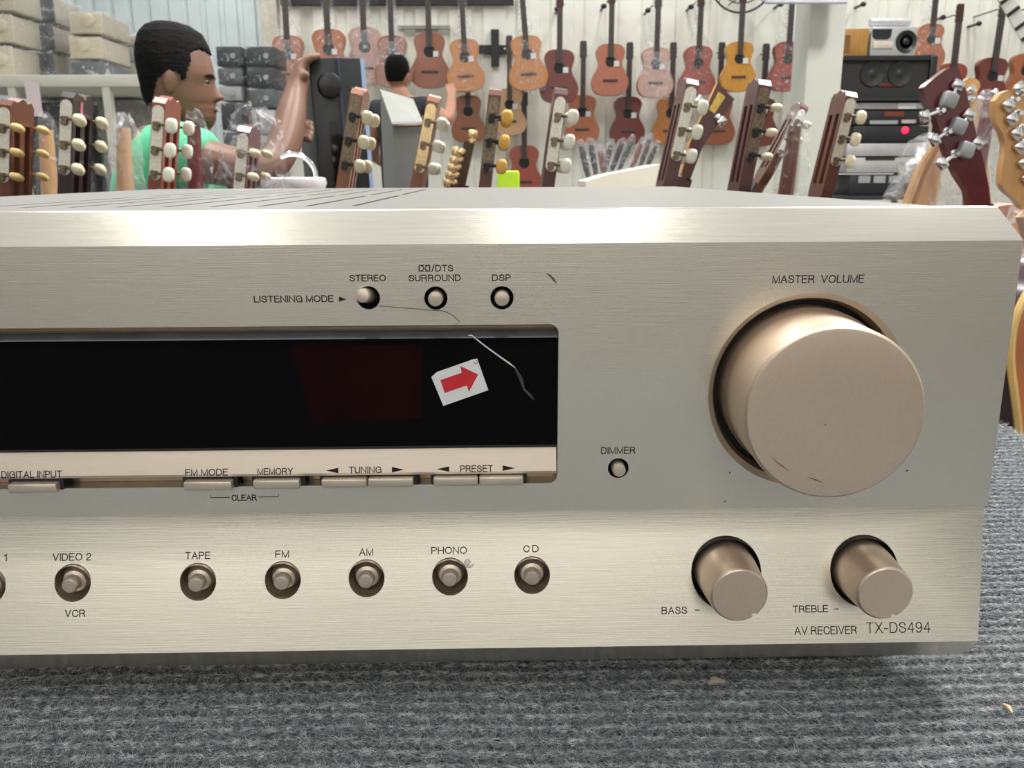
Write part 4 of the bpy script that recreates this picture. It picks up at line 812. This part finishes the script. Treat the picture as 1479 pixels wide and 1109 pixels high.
# ================================================================== grey slanted cabinet, stool, small items
A = [P(567, 184, 2.5), P(612, 183, 2.5), P(597, 147, 2.95), P(549, 133, 2.95)]
c = MB(); lo = [Vector((p.x, p.y, 0)) for p in A]
c.add(A+lo, [(0, 1, 2, 3), (0, 4, 5, 1), (1, 5, 6, 2), (2, 6, 7, 3), (3, 7, 4, 0), (7, 6, 5, 4)], 0, True)
gc = thing('slanted_cabinet', 'grey slant-topped cabinet between the black component and gold-plated headstock', 'cabinet', (A[0].x, A[0].y, 0))
c.build('body', mat('grey_cabinet_side', srgb(120, 120, 116), .35, .1, .1, 6), gc, angle=20)
tp_ = MB(); n_ = (A[1]-A[0]).cross(A[3]-A[0]).normalized(); tp_.prism([a_+n_*.001 for a_ in A], n_*.008); tp_.build('top_panel', mat('pale_grey_top', srgb(140, 142, 134), .45, 0, .06, 6), gc)
MB().tube([A[0]+n_*.009, A[1]+n_*.009], .006, 8).build('edge_trim', M_chrome, gc)
# white stool with a chrome hoop
sc_ = P(424, 256, 1.75); st_ = thing('white_stool', 'white round stool with chrome hoop left of the black component', 'stool', (sc_.x, sc_.y, 0))
MB().lathe([(.02, -.03), (.058, -.028), (.064, -.012), (.062, -.002), (.055, 0), (.02, -.004)], sc_, (0, 0, 1), 32).build('seat', mat('white_plastic', srgb(216, 212, 216), .35), st_)
MB().tube([Vector((sc_.x, sc_.y, sc_.z))+Vector((-.005+.045*math.cos(R(a)), .02, .045*math.sin(R(a)))) for a in range(0, 121, 12)], .005, 8).build('hoop', M_chrome, st_)
for a in range(4): q = Vector((math.cos(R(45+90*a)), math.sin(R(45+90*a)), 0)); MB().tube([sc_+q*.05+Vector((0, 0, -.02)), Vector((sc_.x, sc_.y, 0))+q*.05], .009, 8).build('leg', M_chrome, st_)
q = P(735, 256, 1.66); solo(MB().box((q.x-.022, q.y, 0), (q.x+.02, q.y+.02, q.z+.012), ch=.004), 'lime_tag', mat('lime_card', srgb(188, 228, 30), .5), 'bright lime green card standing behind the amber pegs', 'card', (q.x, q.y, 0))
# cream board and plastic-wrapped necks
pts = [(846, 262), (878, 252), (955, 237), (958, 275), (958, 330), (846, 330)]
c = MB(); c.prism([P(x, y, 3.2) for x, y in pts], (0, .3, 0)); f3 = [P(x, y, 3.2) for x, y in pts]
bx = thing('cream_board', 'cream board leaning behind the guitars, right of the ivory pegs', 'board', (f3[0].x, f3[0].y, 0)); c.build('panel', mat('cream_board_paint', srgb(214, 208, 192), .6, 0, .04, 6), bx)
MB().box((f3[0].x, 3.2+CY+.02, 0), (f3[2].x, 3.2+CY+.28, f3[4].z-.002)).build('plinth', mat('cream_plinth', srgb(190, 186, 172), .6), bx)
def wrapped_neck(px, py, lean, D, w, col, label, m=None):
    a = P(px, py, D); b = a+Vector((-math.sin(R(lean)), 0, -math.cos(R(lean))))*(a.z/math.cos(R(lean)))
    t = thing('wrapped_guitar', label, 'guitar', (b.x, b.y, 0), 'plastic-wrapped guitars standing on the floor')
    MB().tube([a+(b-a)*s for s in (.02, .06, .12, .2, .5, .55, .75, .98)], [w*.4, w*.55, w*.5, w*.3, w*.3, .035, .04, .035], 10).build('wrapped_body', col, t)
    pth = [a+(b-a)*s for s in (-.012, .01, .04, .08, .13, .2, .3, .5, .56, .75, .985)]; rr = [w*.35, w*.75, w*.95, w*.85, w, w*.7, w*.8, w*.75, .042, .045, .04]
    q = MB(); q.tube(pth, [r_*random.uniform(.85, 1.2) for r_ in rr], 12); q.v = [v+Vector((random.uniform(-1, 1), random.uniform(-1, 1), random.uniform(-.6, .6)))*w*.16 for v in q.v]; q.v = [Vector((v.x, v.y, max(v.z, .003))) for v in q.v]
    q.build('plastic_sleeve', m or M_film2, t, angle=180)
wl = [(838, 205, -14, 'leftmost'), (852, 203, -12, 'second'), (866, 212, -10, 'third'), (884, 204, 14, 'fourth'), (900, 202, 20, 'fifth'), (914, 198, 22, 'sixth'), (928, 202, 20, 'seventh'), (940, 196, 18, 'eighth'), (950, 206, 24, 'ninth'), (1076, 196, 12, 'tenth'), (1090, 204, 10, 'eleventh')]
for i, (px, py, ln, nm) in enumerate(wl): wrapped_neck(px, py, ln, 4.7+.13*i, .032, (W_dk, M_darkhead, W_rb, H_pu)[i % 4], '%s plastic-wrapped guitar neck from the left below the lower wall guitars' % nm)
# loose plastic bags among the headstocks
def bag(px, py, D, rx, rz, m, label, inner=None, loc_z=0):
    c0_ = P(px, py, D); b = MB(); n = 22; k = 16; vs = []; fs = []
    for j in range(k+1):
        f = j/k; z = c0_.z+rz*(1-f)-rz*f*2.4; w = rx*(math.sin(math.pi*min(1, (f+.04))**.5*.5))*(1-.15*f)
        for i in range(n):
            a = 2*math.pi*i/n; q = w*(1+.22*math.sin(3*a+7*f)+random.uniform(-.10, .10)); vs.append((c0_.x+q*math.cos(a), c0_.y+q*math.sin(a)*.6, z+random.uniform(-.006, .006)))
    for j in range(k):
        for i in range(n): fs.append((j*n+i, j*n+(i+1) % n, (j+1)*n+(i+1) % n, (j+1)*n+i))
    fs.append(tuple(range(n))); fs.append(tuple(k*n+i for i in range(n))[::-1])
    zb0 = c0_.z-rz*2.4
    b.add(vs, fs); t = thing('wrapped_headstock', label, 'guitar', (c0_.x, c0_.y, 0), 'bagged guitars among the headstocks')
    b.build('plastic_bag', m, t, angle=180)
    MB().tube([(c0_.x, c0_.y, c0_.z+rz*.6), (c0_.x-.01, c0_.y, c0_.z-.1), (c0_.x-.03, c0_.y, .5), (c0_.x-.03, c0_.y, .45), (c0_.x-.03, c0_.y, .2), (c0_.x-.03, c0_.y, .003)], [.012, .016, .018, .03, .035, .03], 12).build('wrapped_guitar_body', inner or H_ob, t)
bag(181, 212, 1.62, .035, .055, M_film2, 'white plastic bag over a tan neck left of the red brown headstock', W_pl)
bag(71, 222, 1.64, .030, .07, M_film, 'clear plastic bag between the two leftmost headstocks', W_pl)
bag(283, 215, 1.71, .035, .07, M_film, 'clear plastic bag right of the red brown headstock', H_ma)
bag(1350, 246, 1.42, .085, .055, M_film2, 'large milky plastic bag left of the maroon headstock', W_pl)
bag(1424, 190, 1.62, .045, .07, M_film2, 'shiny plastic bag between the maroon and the maple headstocks', H_ma)
bag(1470, 330, 1.5, .03, .05, M_film2, 'plastic bag at the right picture edge beside the receiver corner', W_pl)
bag(1146, 215, 1.7, .035, .07, M_film, 'clear plastic bag just left of the white pillar', H_br2)
wn = MB(); wn.tube([P(1354, 205, 1.36), P(1331, 246, 1.36), P(1300, 330, 1.36), Vector((P(1280, 330, 1.36).x, 1.36+CY, 0.003))], [.007, .010, .012, .014], 10); solo(wn, 'wooden_neck', W_pl, 'bare pale wooden neck slanting inside the large milky bag', 'guitar neck', (P(1280, 330, 1.36).x, 1.36+CY, 0))
# ================================================================== rack at the right with the speaker head and components
RD = 4.3
def rk(x0, x1, yt, yb, D=RD): a = P(x0, yb, D); b = P(x1, yt, D); return a.x, b.x, a.z, b.z
x0, x1, z0, z1 = rk(1203, 1356, 80, 143)
sp = thing('speaker_cabinet', 'wide black speaker cabinet with two round drivers and a red badge', 'speaker', ((x0+x1)/2, RD+CY, z0))
MB().box((x0, RD+CY+.03, z0), (x1, RD+CY+.28, z1), ch=.012).build('cabinet', M_blackm, sp)
fr = MB(); fr.box((x0, RD+CY, z0), (x0+.035, RD+CY+.029, z1), ch=.006); fr.box((x1-.035, RD+CY, z0), (x1, RD+CY+.029, z1), ch=.006); fr.box((x0+.035, RD+CY, z1-.02), (x1-.035, RD+CY+.029, z1)); fr.box((x0+.035, RD+CY, z0), (x1-.035, RD+CY+.029, z0+.02)); fr.build('front_frame', M_black, sp)
MB().box((x0+.036, RD+CY+.016, z0+.021), (x1-.036, RD+CY+.0295, z1-.021)).build('grille_cloth', mat('black_grille_cloth', (.025, .024, .022), .8, 0, .4, 500), sp)
for px in (1262, 1302):
    q = P(px, 106, RD); MB().lathe([(.062, 0), (.058, .006), (.05, .004), (.022, -.002), (.015, .003), (.0, .004)], (q.x, RD+CY+.0155, q.z), (0, -1, 0), 32).build('driver', mat('black_cone', (.012, .012, .012), .5), sp)
q0, q1 = P(1271, 120, RD), P(1295, 125, RD); MB().box((q0.x, RD+CY+.012, q1.z), (q1.x, RD+CY+.0155, q0.z), ch=.001).build('badge', mat('red_badge', srgb(92, 18, 26), .5), sp)['label'] = 'red badge'
rack = thing('equipment_rack', 'black rack shelf carrying the speaker cabinet and components', 'rack', ((x0+x1)/2, RD+CY, 0))
zsh = z0-.001
MB().box((x0-.045, RD+CY-.01, zsh-.008), (x1+.045, RD+CY+.40, zsh), ch=.002).build('shelf', M_blackm, rack)
for xx in (x0-.042, x1+.017): 
    for yy in (RD+CY+.0, RD+CY+.37): MB().box((xx, yy, 0), (xx+.025, yy+.025, zsh-.02)).build('post', M_black, rack)
zz = zsh-.022
specs = [(1234, 1346, 158, 'silver', 'silver tuner with a white label directly under the speaker cabinet', 'label'), (1230, 1344, 180, 'black', 'black player with a dim orange display, second under the speaker cabinet', 'orange'), (1232, 1342, 205, 'black', 'black player with a bright red light', 'led'), (1222, 1342, 226, 'silver', 'silver grey cassette deck below the player with the red light', 'plain'), (1222, 1342, 250, 'silver', 'silver grey deck with a black tape window, lowest visible in the rack', 'window'), (1226, 1336, 282, 'black', 'black component with grey buttons at the bottom of the rack', 'buttons')]
ytp = 146.5
bot = []
for (a_, b_2, yb, kind, lab, ex) in specs:
    X0, X1, Z0, Z1 = rk(a_, b_2, ytp+1.8, yb-.5, RD+.02); X1 = min(X1, x1+.012); ytp = yb
    t = thing('rack_component', lab, 'component', ((X0+X1)/2, RD+CY+.02, Z0), 'components in the rack below the speaker cabinet')
    f = MB().box((X0, RD+CY+.02, Z0), (X1, RD+CY+.34, Z1), ch=.003).build('case', M_silver if kind == 'silver' else M_black, t)
    def patch(xa, xb, ya, yb_, m, nme): q0 = P(xa, ya, RD+.02); q1 = P(xb, yb_, RD+.02); MB().box((q0.x, RD+CY+.016, q1.z), (q1.x, RD+CY+.0198, q0.z)).build(nme, m, t)
    if ex == 'label': patch(1297, 1322, 149, 157, M_white, 'paper_label'); patch(1240, 1290, 149, 153, M_steel, 'control_strip')
    if ex == 'orange': patch(1277, 1305, 161, 168, mat('orange_display', (.10, .02, .01), .4, emit=((.55, .10, .04), .12)), 'display_window'); patch(1256, 1296, 174, 179, M_steel, 'button_strip'); patch(1302, 1322, 173, 178, M_silver, 'button_strip')
    if ex == 'led':
        q = P(1307, 188, RD+.02); MB().lathe([(.017, 0), (.016, .006), (.010, .009)], (q.x, RD+CY+.02, q.z), (0, -1, 0), 20).build('red_light', mat('red_lamp_glow', (.9, .02, .04), .4, emit=((1, .012, .05), 2.6)), t)
    if ex == 'window': patch(1250, 1292, 222+5, 222+9, M_dark, 'tape_window'); patch(1296, 1324, 234, 246, M_steel, 'control_strip')
    if ex == 'buttons':
        for k in range(4): patch(1240+22*k, 1256+22*k, 254, 264, M_steel, 'button')
    bot.append(Z0); MB().box((X0-.0, RD+CY+.03, Z0-.0035), (X1, RD+CY+.33, Z0-.0002)).build('foot', M_black, t)
zl = min(bot)-.004
MB().box((x0-.045, RD+CY-.01, zl-.02), (x1+.045, RD+CY+.40, zl), ch=.002).build('shelf', M_blackm, rack)
# on the speaker cabinet
zs = z1
X0, X1, Z0, Z1 = rk(1217, 1256, 41, 80, RD+.05)
t = thing('mini_cabinet', 'small honey-coloured wooden cabinet on the left of the speaker cabinet', 'cabinet', (X0, RD+CY+.05, zs)); MB().box((X0, RD+CY+.05, zs+.0005), (X1, RD+CY+.18, Z1), ch=.004).build('body', wd3('honey_wood', 206, 146, 72), t); MB().box((X0+.002, RD+CY+.046, zs+.02), (X0+.03, RD+CY+.051, Z1-.03)).build('side_strip', wd3('dark_honey_wood', 150, 96, 50), t)
X0, X1, Z0, Z1 = rk(1256, 1326, 38, 80, RD+.05)
t = thing('portable_radio', 'silver portable radio with one round black speaker on the speaker cabinet', 'radio', (X0, RD+CY+.05, zs)); MB().box((X0, RD+CY+.05, zs+.0005), (X1, RD+CY+.15, Z1), ch=.006).build('body', mat('pale_silver_plastic', srgb(190, 190, 190), .35, .2, .04, 20), t)
q = P(1309, 60, RD+.05); sm_ = MB().lathe([(.052, 0), (.049, .006), (.044, .004), (.02, -.004), (.012, .002), (.001, .003)], (q.x, RD+CY+.05, q.z), (0, -1, 0), 36); sm_.build('speaker_cone', M_black, t)
q0, q1 = P(1260, 42, RD+.05), P(1287, 57, RD+.05); MB().prism([(q0.x, RD+CY+.046, q0.z), (q1.x, RD+CY+.046, q0.z), (q1.x-.004, RD+CY+.046, q1.z+.01), (q1.x-.02, RD+CY+.046, q1.z), (q0.x+.02, RD+CY+.046, q1.z), (q0.x+.004, RD+CY+.046, q1.z+.01)], (0, .005, 0)).build('cassette_window', M_black, t)
q0, q1 = P(1261, 60, RD+.05), P(1288, 70, RD+.05); MB().box((q0.x, RD+CY+.044, q1.z), (q1.x, RD+CY+.051, q0.z), ch=.001).build('cream_panel', mat('pale_peach_plastic', srgb(222, 206, 190), .5), t)
q0, q1 = P(1262, 27, RD+.06), P(1318, 37, RD+.06); t2 = solo(MB().tube([(q0.x, RD+CY+.10, (q0.z+q1.z)/2+.004), (q1.x, RD+CY+.10, (q0.z+q1.z)/2+.004)], .0195, 14), 'silver_roll', mat('silver_film_roll', (.75, .75, .76), .15, .6, .1, 60), 'shiny silver roll lying on top of the silver radio', 'roll', (q0.x, RD+CY+.1, q1.z))
q = P(1246, 34, RD+.3)
# hanging strap and fan guard at the top
sg = MB(); pa, pb = P(1446, -14, 1.9), P(1487, 58, 1.9); d = pb-pa; s_ = Vector((0, 1, 0)).cross(d).normalized()*.014
sg.prism([pa-s_, pa+s_, pb+s_, pb-s_], (0, .004, 0)); pa2 = pa-d*4; st2 = thing('hanging_strap', 'white strap with dark bands hanging at the top right corner', 'strap', pa); 
sg = MB(); sg.prism([pa2-s_, pa2+s_, pb+s_, pb-s_], (0, .004, 0)); sg.build('webbing', mat('white_webbing', srgb(226, 226, 220), .6, 0, .03, 60), st2)
for f in (.18, .42, .70, .92): c_ = pa+d*f; MB().prism([c_-s_*1.03-d*.03, c_+s_*1.03-d*.03, c_+s_*1.03+d*.03, c_-s_*1.03+d*.03], (0, -.002, 0)).build('dark_band', M_black, st2)
fc = P(1072, -32, 7.7); fg = thing('wall_fan', 'black wire fan guard peeking in at the top edge above the amber guitar', 'fan', fc)
MB().tube([fc+Vector((.27*math.cos(R(a)), 0, .27*math.sin(R(a)))) for a in range(0, 361, 10)], .009, 6).build('outer_ring', M_black, fg)
for rr in (.20, .13): MB().tube([fc+Vector((rr*math.cos(R(a)), -.01, rr*math.sin(R(a)))) for a in range(0, 361, 12)], .005, 6).build('guard_ring', M_black, fg)
for k in range(8): MB().tube([fc+Vector((.03*math.cos(R(45*k)), -.012, .03*math.sin(R(45*k)))), fc+Vector((.27*math.cos(R(45*k)), 0, .27*math.sin(R(45*k))))], .004, 6).build('guard_spoke', M_black, fg)
MB().lathe([(.03, -.02), (.05, .0), (.05, .12), (.03, YB-fc.y)], fc, (0, 1, 0), 20).build('motor', M_black, fg)
# ================================================================== PEOPLE
PXM, PZM = 650., 692.
HL = [(33, 250, 251, .004), (35, 236, 268, .030), (40, 225, 284, .048), (50, 216, 298, .062), (65, 211, 305, .071), (80, 208.5, 309, .076), (95, 208.5, 311.5, .078), (108, 210, 313, .077), (116, 211, 311, .075), (124, 211.5, 309.5, .073), (132, 212.5, 310, .071), (142, 214, 311, .068), (150, 218, 309.5, .064), (156, 224, 311, .060), (161, 232, 309.5, .056), (167, 242, 310.5, .051), (174, 254, 308, .043), (181, 266, 304, .032), (186, 276, 299, .018), (187, 286, 288, .002)]
HAIRP = [(309, 76), (297, 73), (288, 78), (287, 92), (283, 105), (277, 120), (271, 118), (268, 108), (256, 108), (243, 116), (236, 132), (230, 148), (200, 152), (195, 60), (240, 20), (300, 40)]
def inpoly(x, y, poly):
    c = False; n = len(poly)
    for i in range(n):
        (x0, y0), (x1, y1) = poly[i], poly[i-1]
        if (y0 > y) != (y1 > y) and x < (x1-x0)*(y-y0)/(y1-y0)+x0: c = not c
    return c
def head_mesh(n=36, grow=0., dense=3):
    """head facing +x, origin at the neck joint below the ear"""
    ys = []; L = HL
    for i in range(len(L)-1):
        for k in range(dense): ys.append([L[i][j]+(L[i+1][j]-L[i][j])*k/dense for j in range(4)])
    ys.append(list(L[-1])); vs = []; fs = []; uv = []
    for (y, xb, xf, hw) in ys:
        cx = (xb*.52+xf*.48)
        for i in range(n):
            a = 2*math.pi*i/n; ca, sa = math.cos(a), math.sin(a)
            e = .86 if y < 150 else .95
            rx = (xf-cx) if ca > 0 else (cx-xb)
            x = cx+rx*math.copysign(abs(ca)**e, ca); w = hw*math.copysign(abs(sa)**.92, sa)
            g = math.exp(-(sa/.17)**2) if ca > 0 else 0
            if 112 < y < 146: t = (y-112)/27; x += g*15*max(0, (min(t, 1)**1.3 if t < 1 else 1-(y-139)/7))
            ge = (math.exp(-((abs(sa)-.42)/.16)**2) if ca > 0 else 0)
            if 109 < y < 124: x -= ge*3.0*math.sin((y-109)/15*math.pi)
            if 152 < y < 164 and ca > 0: x += math.exp(-(sa/.3)**2)*(1.6*math.sin((y-152)/6*math.pi)**2)
            vs.append(Vector(((x-255)/PXM, -w, (165-y)/PZM))); uv.append((x, y))
    m = len(ys)
    for j in range(m-1):
        for i in range(n): fs.append((j*n+i, j*n+(i+1) % n, (j+1)*n+(i+1) % n, (j+1)*n+i))
    fs += [tuple(range(n)), tuple((m-1)*n+i for i in range(n))[::-1]]
    return vs, fs, uv
def ear(mb, M):
    for s_ in (-1, 1):
        c0_ = Vector(((258-255)/PXM, s_*.076, (165-120)/PZM))
        mb.ell((0, 0, 0), (.014, .007, .026), 14, 10, M=M @ Matrix.Translation(c0_) @ Matrix.Rotation(R(12), 4, 'Y') @ Matrix.Rotation(R(-18*s_), 4, 'Z'))
def make_person(label, joints, edges, radii, Mh, skin_m, shirt, shirt_m, trousers, trouser_m, loc, group=None, vox=.0034):
    t = thing('person', label, 'person', loc)
    v, f = skin(joints, edges, radii, 2); mb = MB(); mb.add(v, f)
    hv, hf, uv = head_mesh(); mb.add([Mh @ q for q in hv], hf); ear(mb, Mh)
    body = remesh(mb, vox, 1).build('body', skin_m, t, angle=180)
    # hair: the head surface inside the hairline, lifted
    hv, hf, uv = head_mesh(96, dense=9)
    keep = [f_ for f_ in hf if len(f_) == 4 and all(inpoly(uv[i][0], uv[i][1], HAIRP) for i in f_)]+[hf[-2]]
    c0_ = Vector((0, 0, (165-100)/PZM)); hvv = []
    for i, q in enumerate(hv):
        d = (q-c0_).normalized(); y = uv[i][1]; g = .0012+.0035*max(0, min(1, (95-y)/45))+random.uniform(0, .0022); hvv.append(q+d*g)
    idx = sorted({i for f_ in keep for i in f_}); mp = {i: k for k, i in enumerate(idx)}
    hm = MB(); outer = [Mh @ hvv[i] for i in idx]; inner = [Mh @ (hv[i]*.97+c0_*.03) for i in idx]; n = len(idx)
    hm.add(outer+inner, [tuple(mp[i] for i in f_) for f_ in keep]+[tuple(mp[i]+n for i in f_)[::-1] for f_ in keep])
    ec = {}
    for f_ in keep:
        for a, b in zip(f_, f_[1:]+f_[:1]): ec[(a, b)] = 1
    hm.add(outer+inner, [(mp[a], mp[b], mp[b]+n, mp[a]+n) for (a, b) in ec if (b, a) not in ec])
    hm.build('hair', M_hair, t, angle=180)
    for s_ in (-1, 1):
        e = MB().ell((0, 0, 0), (.009, .012, .005), 14, 10, M=Mh @ Matrix.Translation(((300.5-255)/PXM, s_*.031, (165-117)/PZM))); eo = e.build('eye', mat('eye_white', (.16, .14, .125), .3), t)
        MB().ell((0, 0, 0), (.0045, .0065, .0048), 10, 8, M=Mh @ Matrix.Translation(((304.3-255)/PXM, s_*.031, (165-117)/PZM))).build('iris', M_dark, eo)
        MB().tube([Mh @ Vector((x_, s_*y_, z_)) for x_, y_, z_ in [((311-255)/PXM, .012, (165-109.5)/PZM), ((310-255)/PXM, .030, (165-107.5)/PZM), ((303-255)/PXM, .048, (165-109.5)/PZM)]], [.003, .0036, .002], 6).build('eyebrow', M_hair, t)
    MB().tube([Mh @ Vector(((311.6-255)/PXM-abs(k)*.10*abs(k), k, (165-157.3)/PZM)) for k in (-.022, -.011, 0, .011, .022)], [.0012, .0022, .0024, .0022, .0012], 6).build('mouth', mat('lip', srgb(120, 70, 62), .5), t)
    v, f = skin(*shirt); MB().add(v, f).build('tshirt', shirt_m, t, angle=180)
    v, f = skin(*trousers); MB().add(v, f).build('trousers', trouser_m, t, angle=180)
    return t
# man in the mint shirt
J = lambda x, y, D: tuple(P(x, y, D))
joints = [J(226, 500, 2.02), J(232, 400, 2.02), J(240, 300, 2.02), J(246, 232, 2.02), J(248, 196, 2.02), J(252, 165, 2.02)]      # pelvis .. neck
radii = [.13, .12, .13, .11, .055, .050]
edges = [(0, 1), (1, 2), (2, 3), (3, 4), (4, 5)]
def limb(root, pts, rs):
    i = root
    for p, r in zip(pts, rs): joints.append(p); radii.append(r); edges.append((i, len(joints)-1)); i = len(joints)-1
    return i
w = limb(3, [J(262, 222, 1.86), J(312, 238, 1.84), J(360, 243, 1.86), J(398, 242, 1.88), J(412, 205, 1.92), J(422, 160, 1.96), J(427, 130, 1.99), J(432, 106, 2.02)], [.058, .047, .043, .038, .040, .034, .024, .027])
# right hand over the corner of the component
for (dx, dy, dD, ln) in ((6, -12, -.02, 1), (9, -14, .0, 1.1), (11, -14, .02, 1.05), (11, -12, .04, .9)):
    limb(w, [J(434+dx*.6, 98+dy*.6, 2.02+dD), J(440+dx, 90+dy*.55, 2.02+dD), J(452+dx*ln, 84+dy*.25, 2.03+dD)], [.0105, .0095, .0085])
limb(w, [J(437, 112, 1.99), J(446, 104, 1.985)], [.0115, .0095])
w2 = limb(3, [J(262, 216, 2.20), J(300, 250, 2.20), J(345, 262, 2.16), J(380, 240, 2.10), J(405, 216, 2.05), J(420, 202, 2.02), J(429, 193, 2.00)], [.058, .045, .038, .035, .028, .023, .027])
for k, (dx, dy) in enumerate(((0, -9), (1, -2), (0, 5), (-2, 11))):
    limb(w2, [J(437+dx, 188+dy, 1.99-.006*k), J(446+dx, 187+dy*1.1, 1.99-.006*k), J(453+dx, 192+dy*1.15, 1.985-.006*k)], [.0105, .0095, .0085])
limb(w2, [J(436, 180, 1.98), J(444, 176, 1.98)], [.0115, .009])
hl = limb(0, [J(240, 520, 1.92), J(340, 520, 1.86), J(350, 640, 1.86), J(345, 775, 1.88), J(372, 808, 1.84)], [.085, .058, .052, .036, .03])
hr_ = limb(0, [J(240, 520, 2.12), J(340, 525, 2.20), J(350, 640, 2.20), J(345, 775, 2.2), J(370, 806, 2.18)], [.085, .058, .052, .036, .03])
joints = [(x_, y_, max(z_, .045)) for x_, y_, z_ in joints]
Mh1 = Matrix.Translation(P(255, 167, 2.02)) @ Matrix.Rotation(R(11), 4, 'Z') @ Matrix.Rotation(R(-1), 4, 'X')
sj = [J(226, 510, 2.02), J(232, 400, 2.02), J(240, 300, 2.02), J(246, 236, 2.02), J(248, 200, 2.02), J(262, 224, 1.86), J(288, 231, 1.845), J(303, 236, 1.84), J(262, 218, 2.20), J(286, 238, 2.2), J(305, 250, 2.2)]
shirt = (sj, [(0, 1), (1, 2), (2, 3), (3, 4), (3, 5), (5, 6), (6, 7), (3, 8), (8, 9), (9, 10)], [.145, .135, .145, .125, .072, .075, .068, .064, .075, .066, .062], 2)
tj = [J(226, 500, 2.02), J(240, 518, 1.92), J(300, 520, 1.88), J(342, 522, 1.86), J(350, 640, 1.86), J(346, 765, 1.88), J(240, 518, 2.12), J(300, 522, 2.17), J(342, 526, 2.2), J(350, 640, 2.2), J(346, 765, 2.2)]
trs = (tj, [(0, 1), (1, 2), (2, 3), (3, 4), (4, 5), (0, 6), (6, 7), (7, 8), (8, 9), (9, 10)], [.14, .10, .085, .075, .068, .055, .10, .085, .075, .068, .055], 2)
fx = P(250, 500, 2.02)
make_person('young man in a mint green T-shirt, seen in profile, gripping the black component', joints, edges, radii, Mh1, M_skin, shirt, M_mint, trs, M_denim, (fx.x, fx.y, 0))
sz = P(226, 500, 2.02).z-.205
stl = thing('work_stool', 'low dark stool the man in the mint T-shirt sits on', 'stool', (fx.x-.05, fx.y, 0)); MB().lathe([(.15, sz-.04), (.16, sz-.02), (.15, sz-.002), (.02, sz-.002)], (fx.x-.05, fx.y, 0), (0, 0, 1), 32).build('seat', M_black, stl)
for a in range(4): q = Vector((math.cos(R(45+90*a)), math.sin(R(45+90*a)), 0)); MB().tube([Vector((fx.x-.05, fx.y, sz-.03))+q*.11, Vector((fx.x-.05, fx.y, 0.0))+q*.17], .012, 8).build('leg', M_steel, stl)
# far man with his back to the camera
FD = 5.6
joints = [J(588, 355, FD), J(586, 290, FD), J(584, 220, FD), J(580, 165, FD), J(577, 138, FD), J(576, 122, FD)]; radii = [.15, .14, .15, .12, .062, .056]; edges = [(0, 1), (1, 2), (2, 3), (3, 4), (4, 5)]
w = limb(3, [J(618, 154, FD), J(634, 166, FD-.12), J(646, 178, FD-.2), J(650, 160, FD+.0), J(652, 142, FD+.2), J(651, 133, FD+.3)], [.062, .05, .045, .042, .034, .038])
for dx in (-5, -2, 1, 4): limb(w, [J(650+dx, 126, FD+.33), J(650+dx*1.2, 121, FD+.34)], [.012, .010])
limb(w, [J(657, 133, FD+.3), J(660, 129, FD+.3)], [.013, .011])
w = limb(3, [J(545, 158, FD), J(538, 195, FD), J(540, 225, FD+.2), J(552, 235, FD+.4)], [.062, .05, .04, .032])
for dx in (0, 3, 6, 9): limb(w, [J(556+dx, 236+dx, FD+.42), J(560+dx, 237+dx, FD+.44)], [.012, .010])
limb(0, [J(572, 370, FD), J(572, 430, FD), J(572, 448, FD-.02)], [.09, .06, .04]); limb(0, [J(606, 370, FD), J(606, 430, FD), J(606, 448, FD-.02)], [.09, .06, .04])
zf = min(j[2] for j in joints)
Mh2 = Matrix.Translation(P(574, 124, FD)) @ Matrix.Rotation(R(78), 4, 'Z') @ Matrix.Scale(.93, 4)
sj = [J(588, 365, FD), J(586, 290, FD), J(584, 220, FD), J(580, 170, FD), J(578, 144, FD), J(618, 155, FD), J(631, 164, FD-.1), J(545, 159, FD), J(539, 190, FD)]
shirt = (sj, [(0, 1), (1, 2), (2, 3), (3, 4), (3, 5), (5, 6), (3, 7), (7, 8)], [.165, .155, .165, .14, .08, .08, .07, .08, .07], 2)
tj = [J(588, 355, FD), J(572, 375, FD), J(572, 425, FD), J(606, 375, FD), J(606, 425, FD)]
tj = [tj[0], tj[1], (tj[1][0], tj[1][1], .0), tj[3], (tj[3][0], tj[3][1], .0)]
joints = [(x_, y_, max(z_, .0)) for x_, y_, z_ in joints]
trs = (tj, [(0, 1), (1, 2), (0, 3), (3, 4)], [.155, .11, .065, .11, .065], 2)
fx = P(588, 300, FD)
make_person('far man in a dark T-shirt, back turned, reaching up to a hanging guitar', joints, edges, radii, Mh2, M_skin2, shirt, M_navy, trs, M_denim, (fx.x, fx.y, 0), vox=.006)
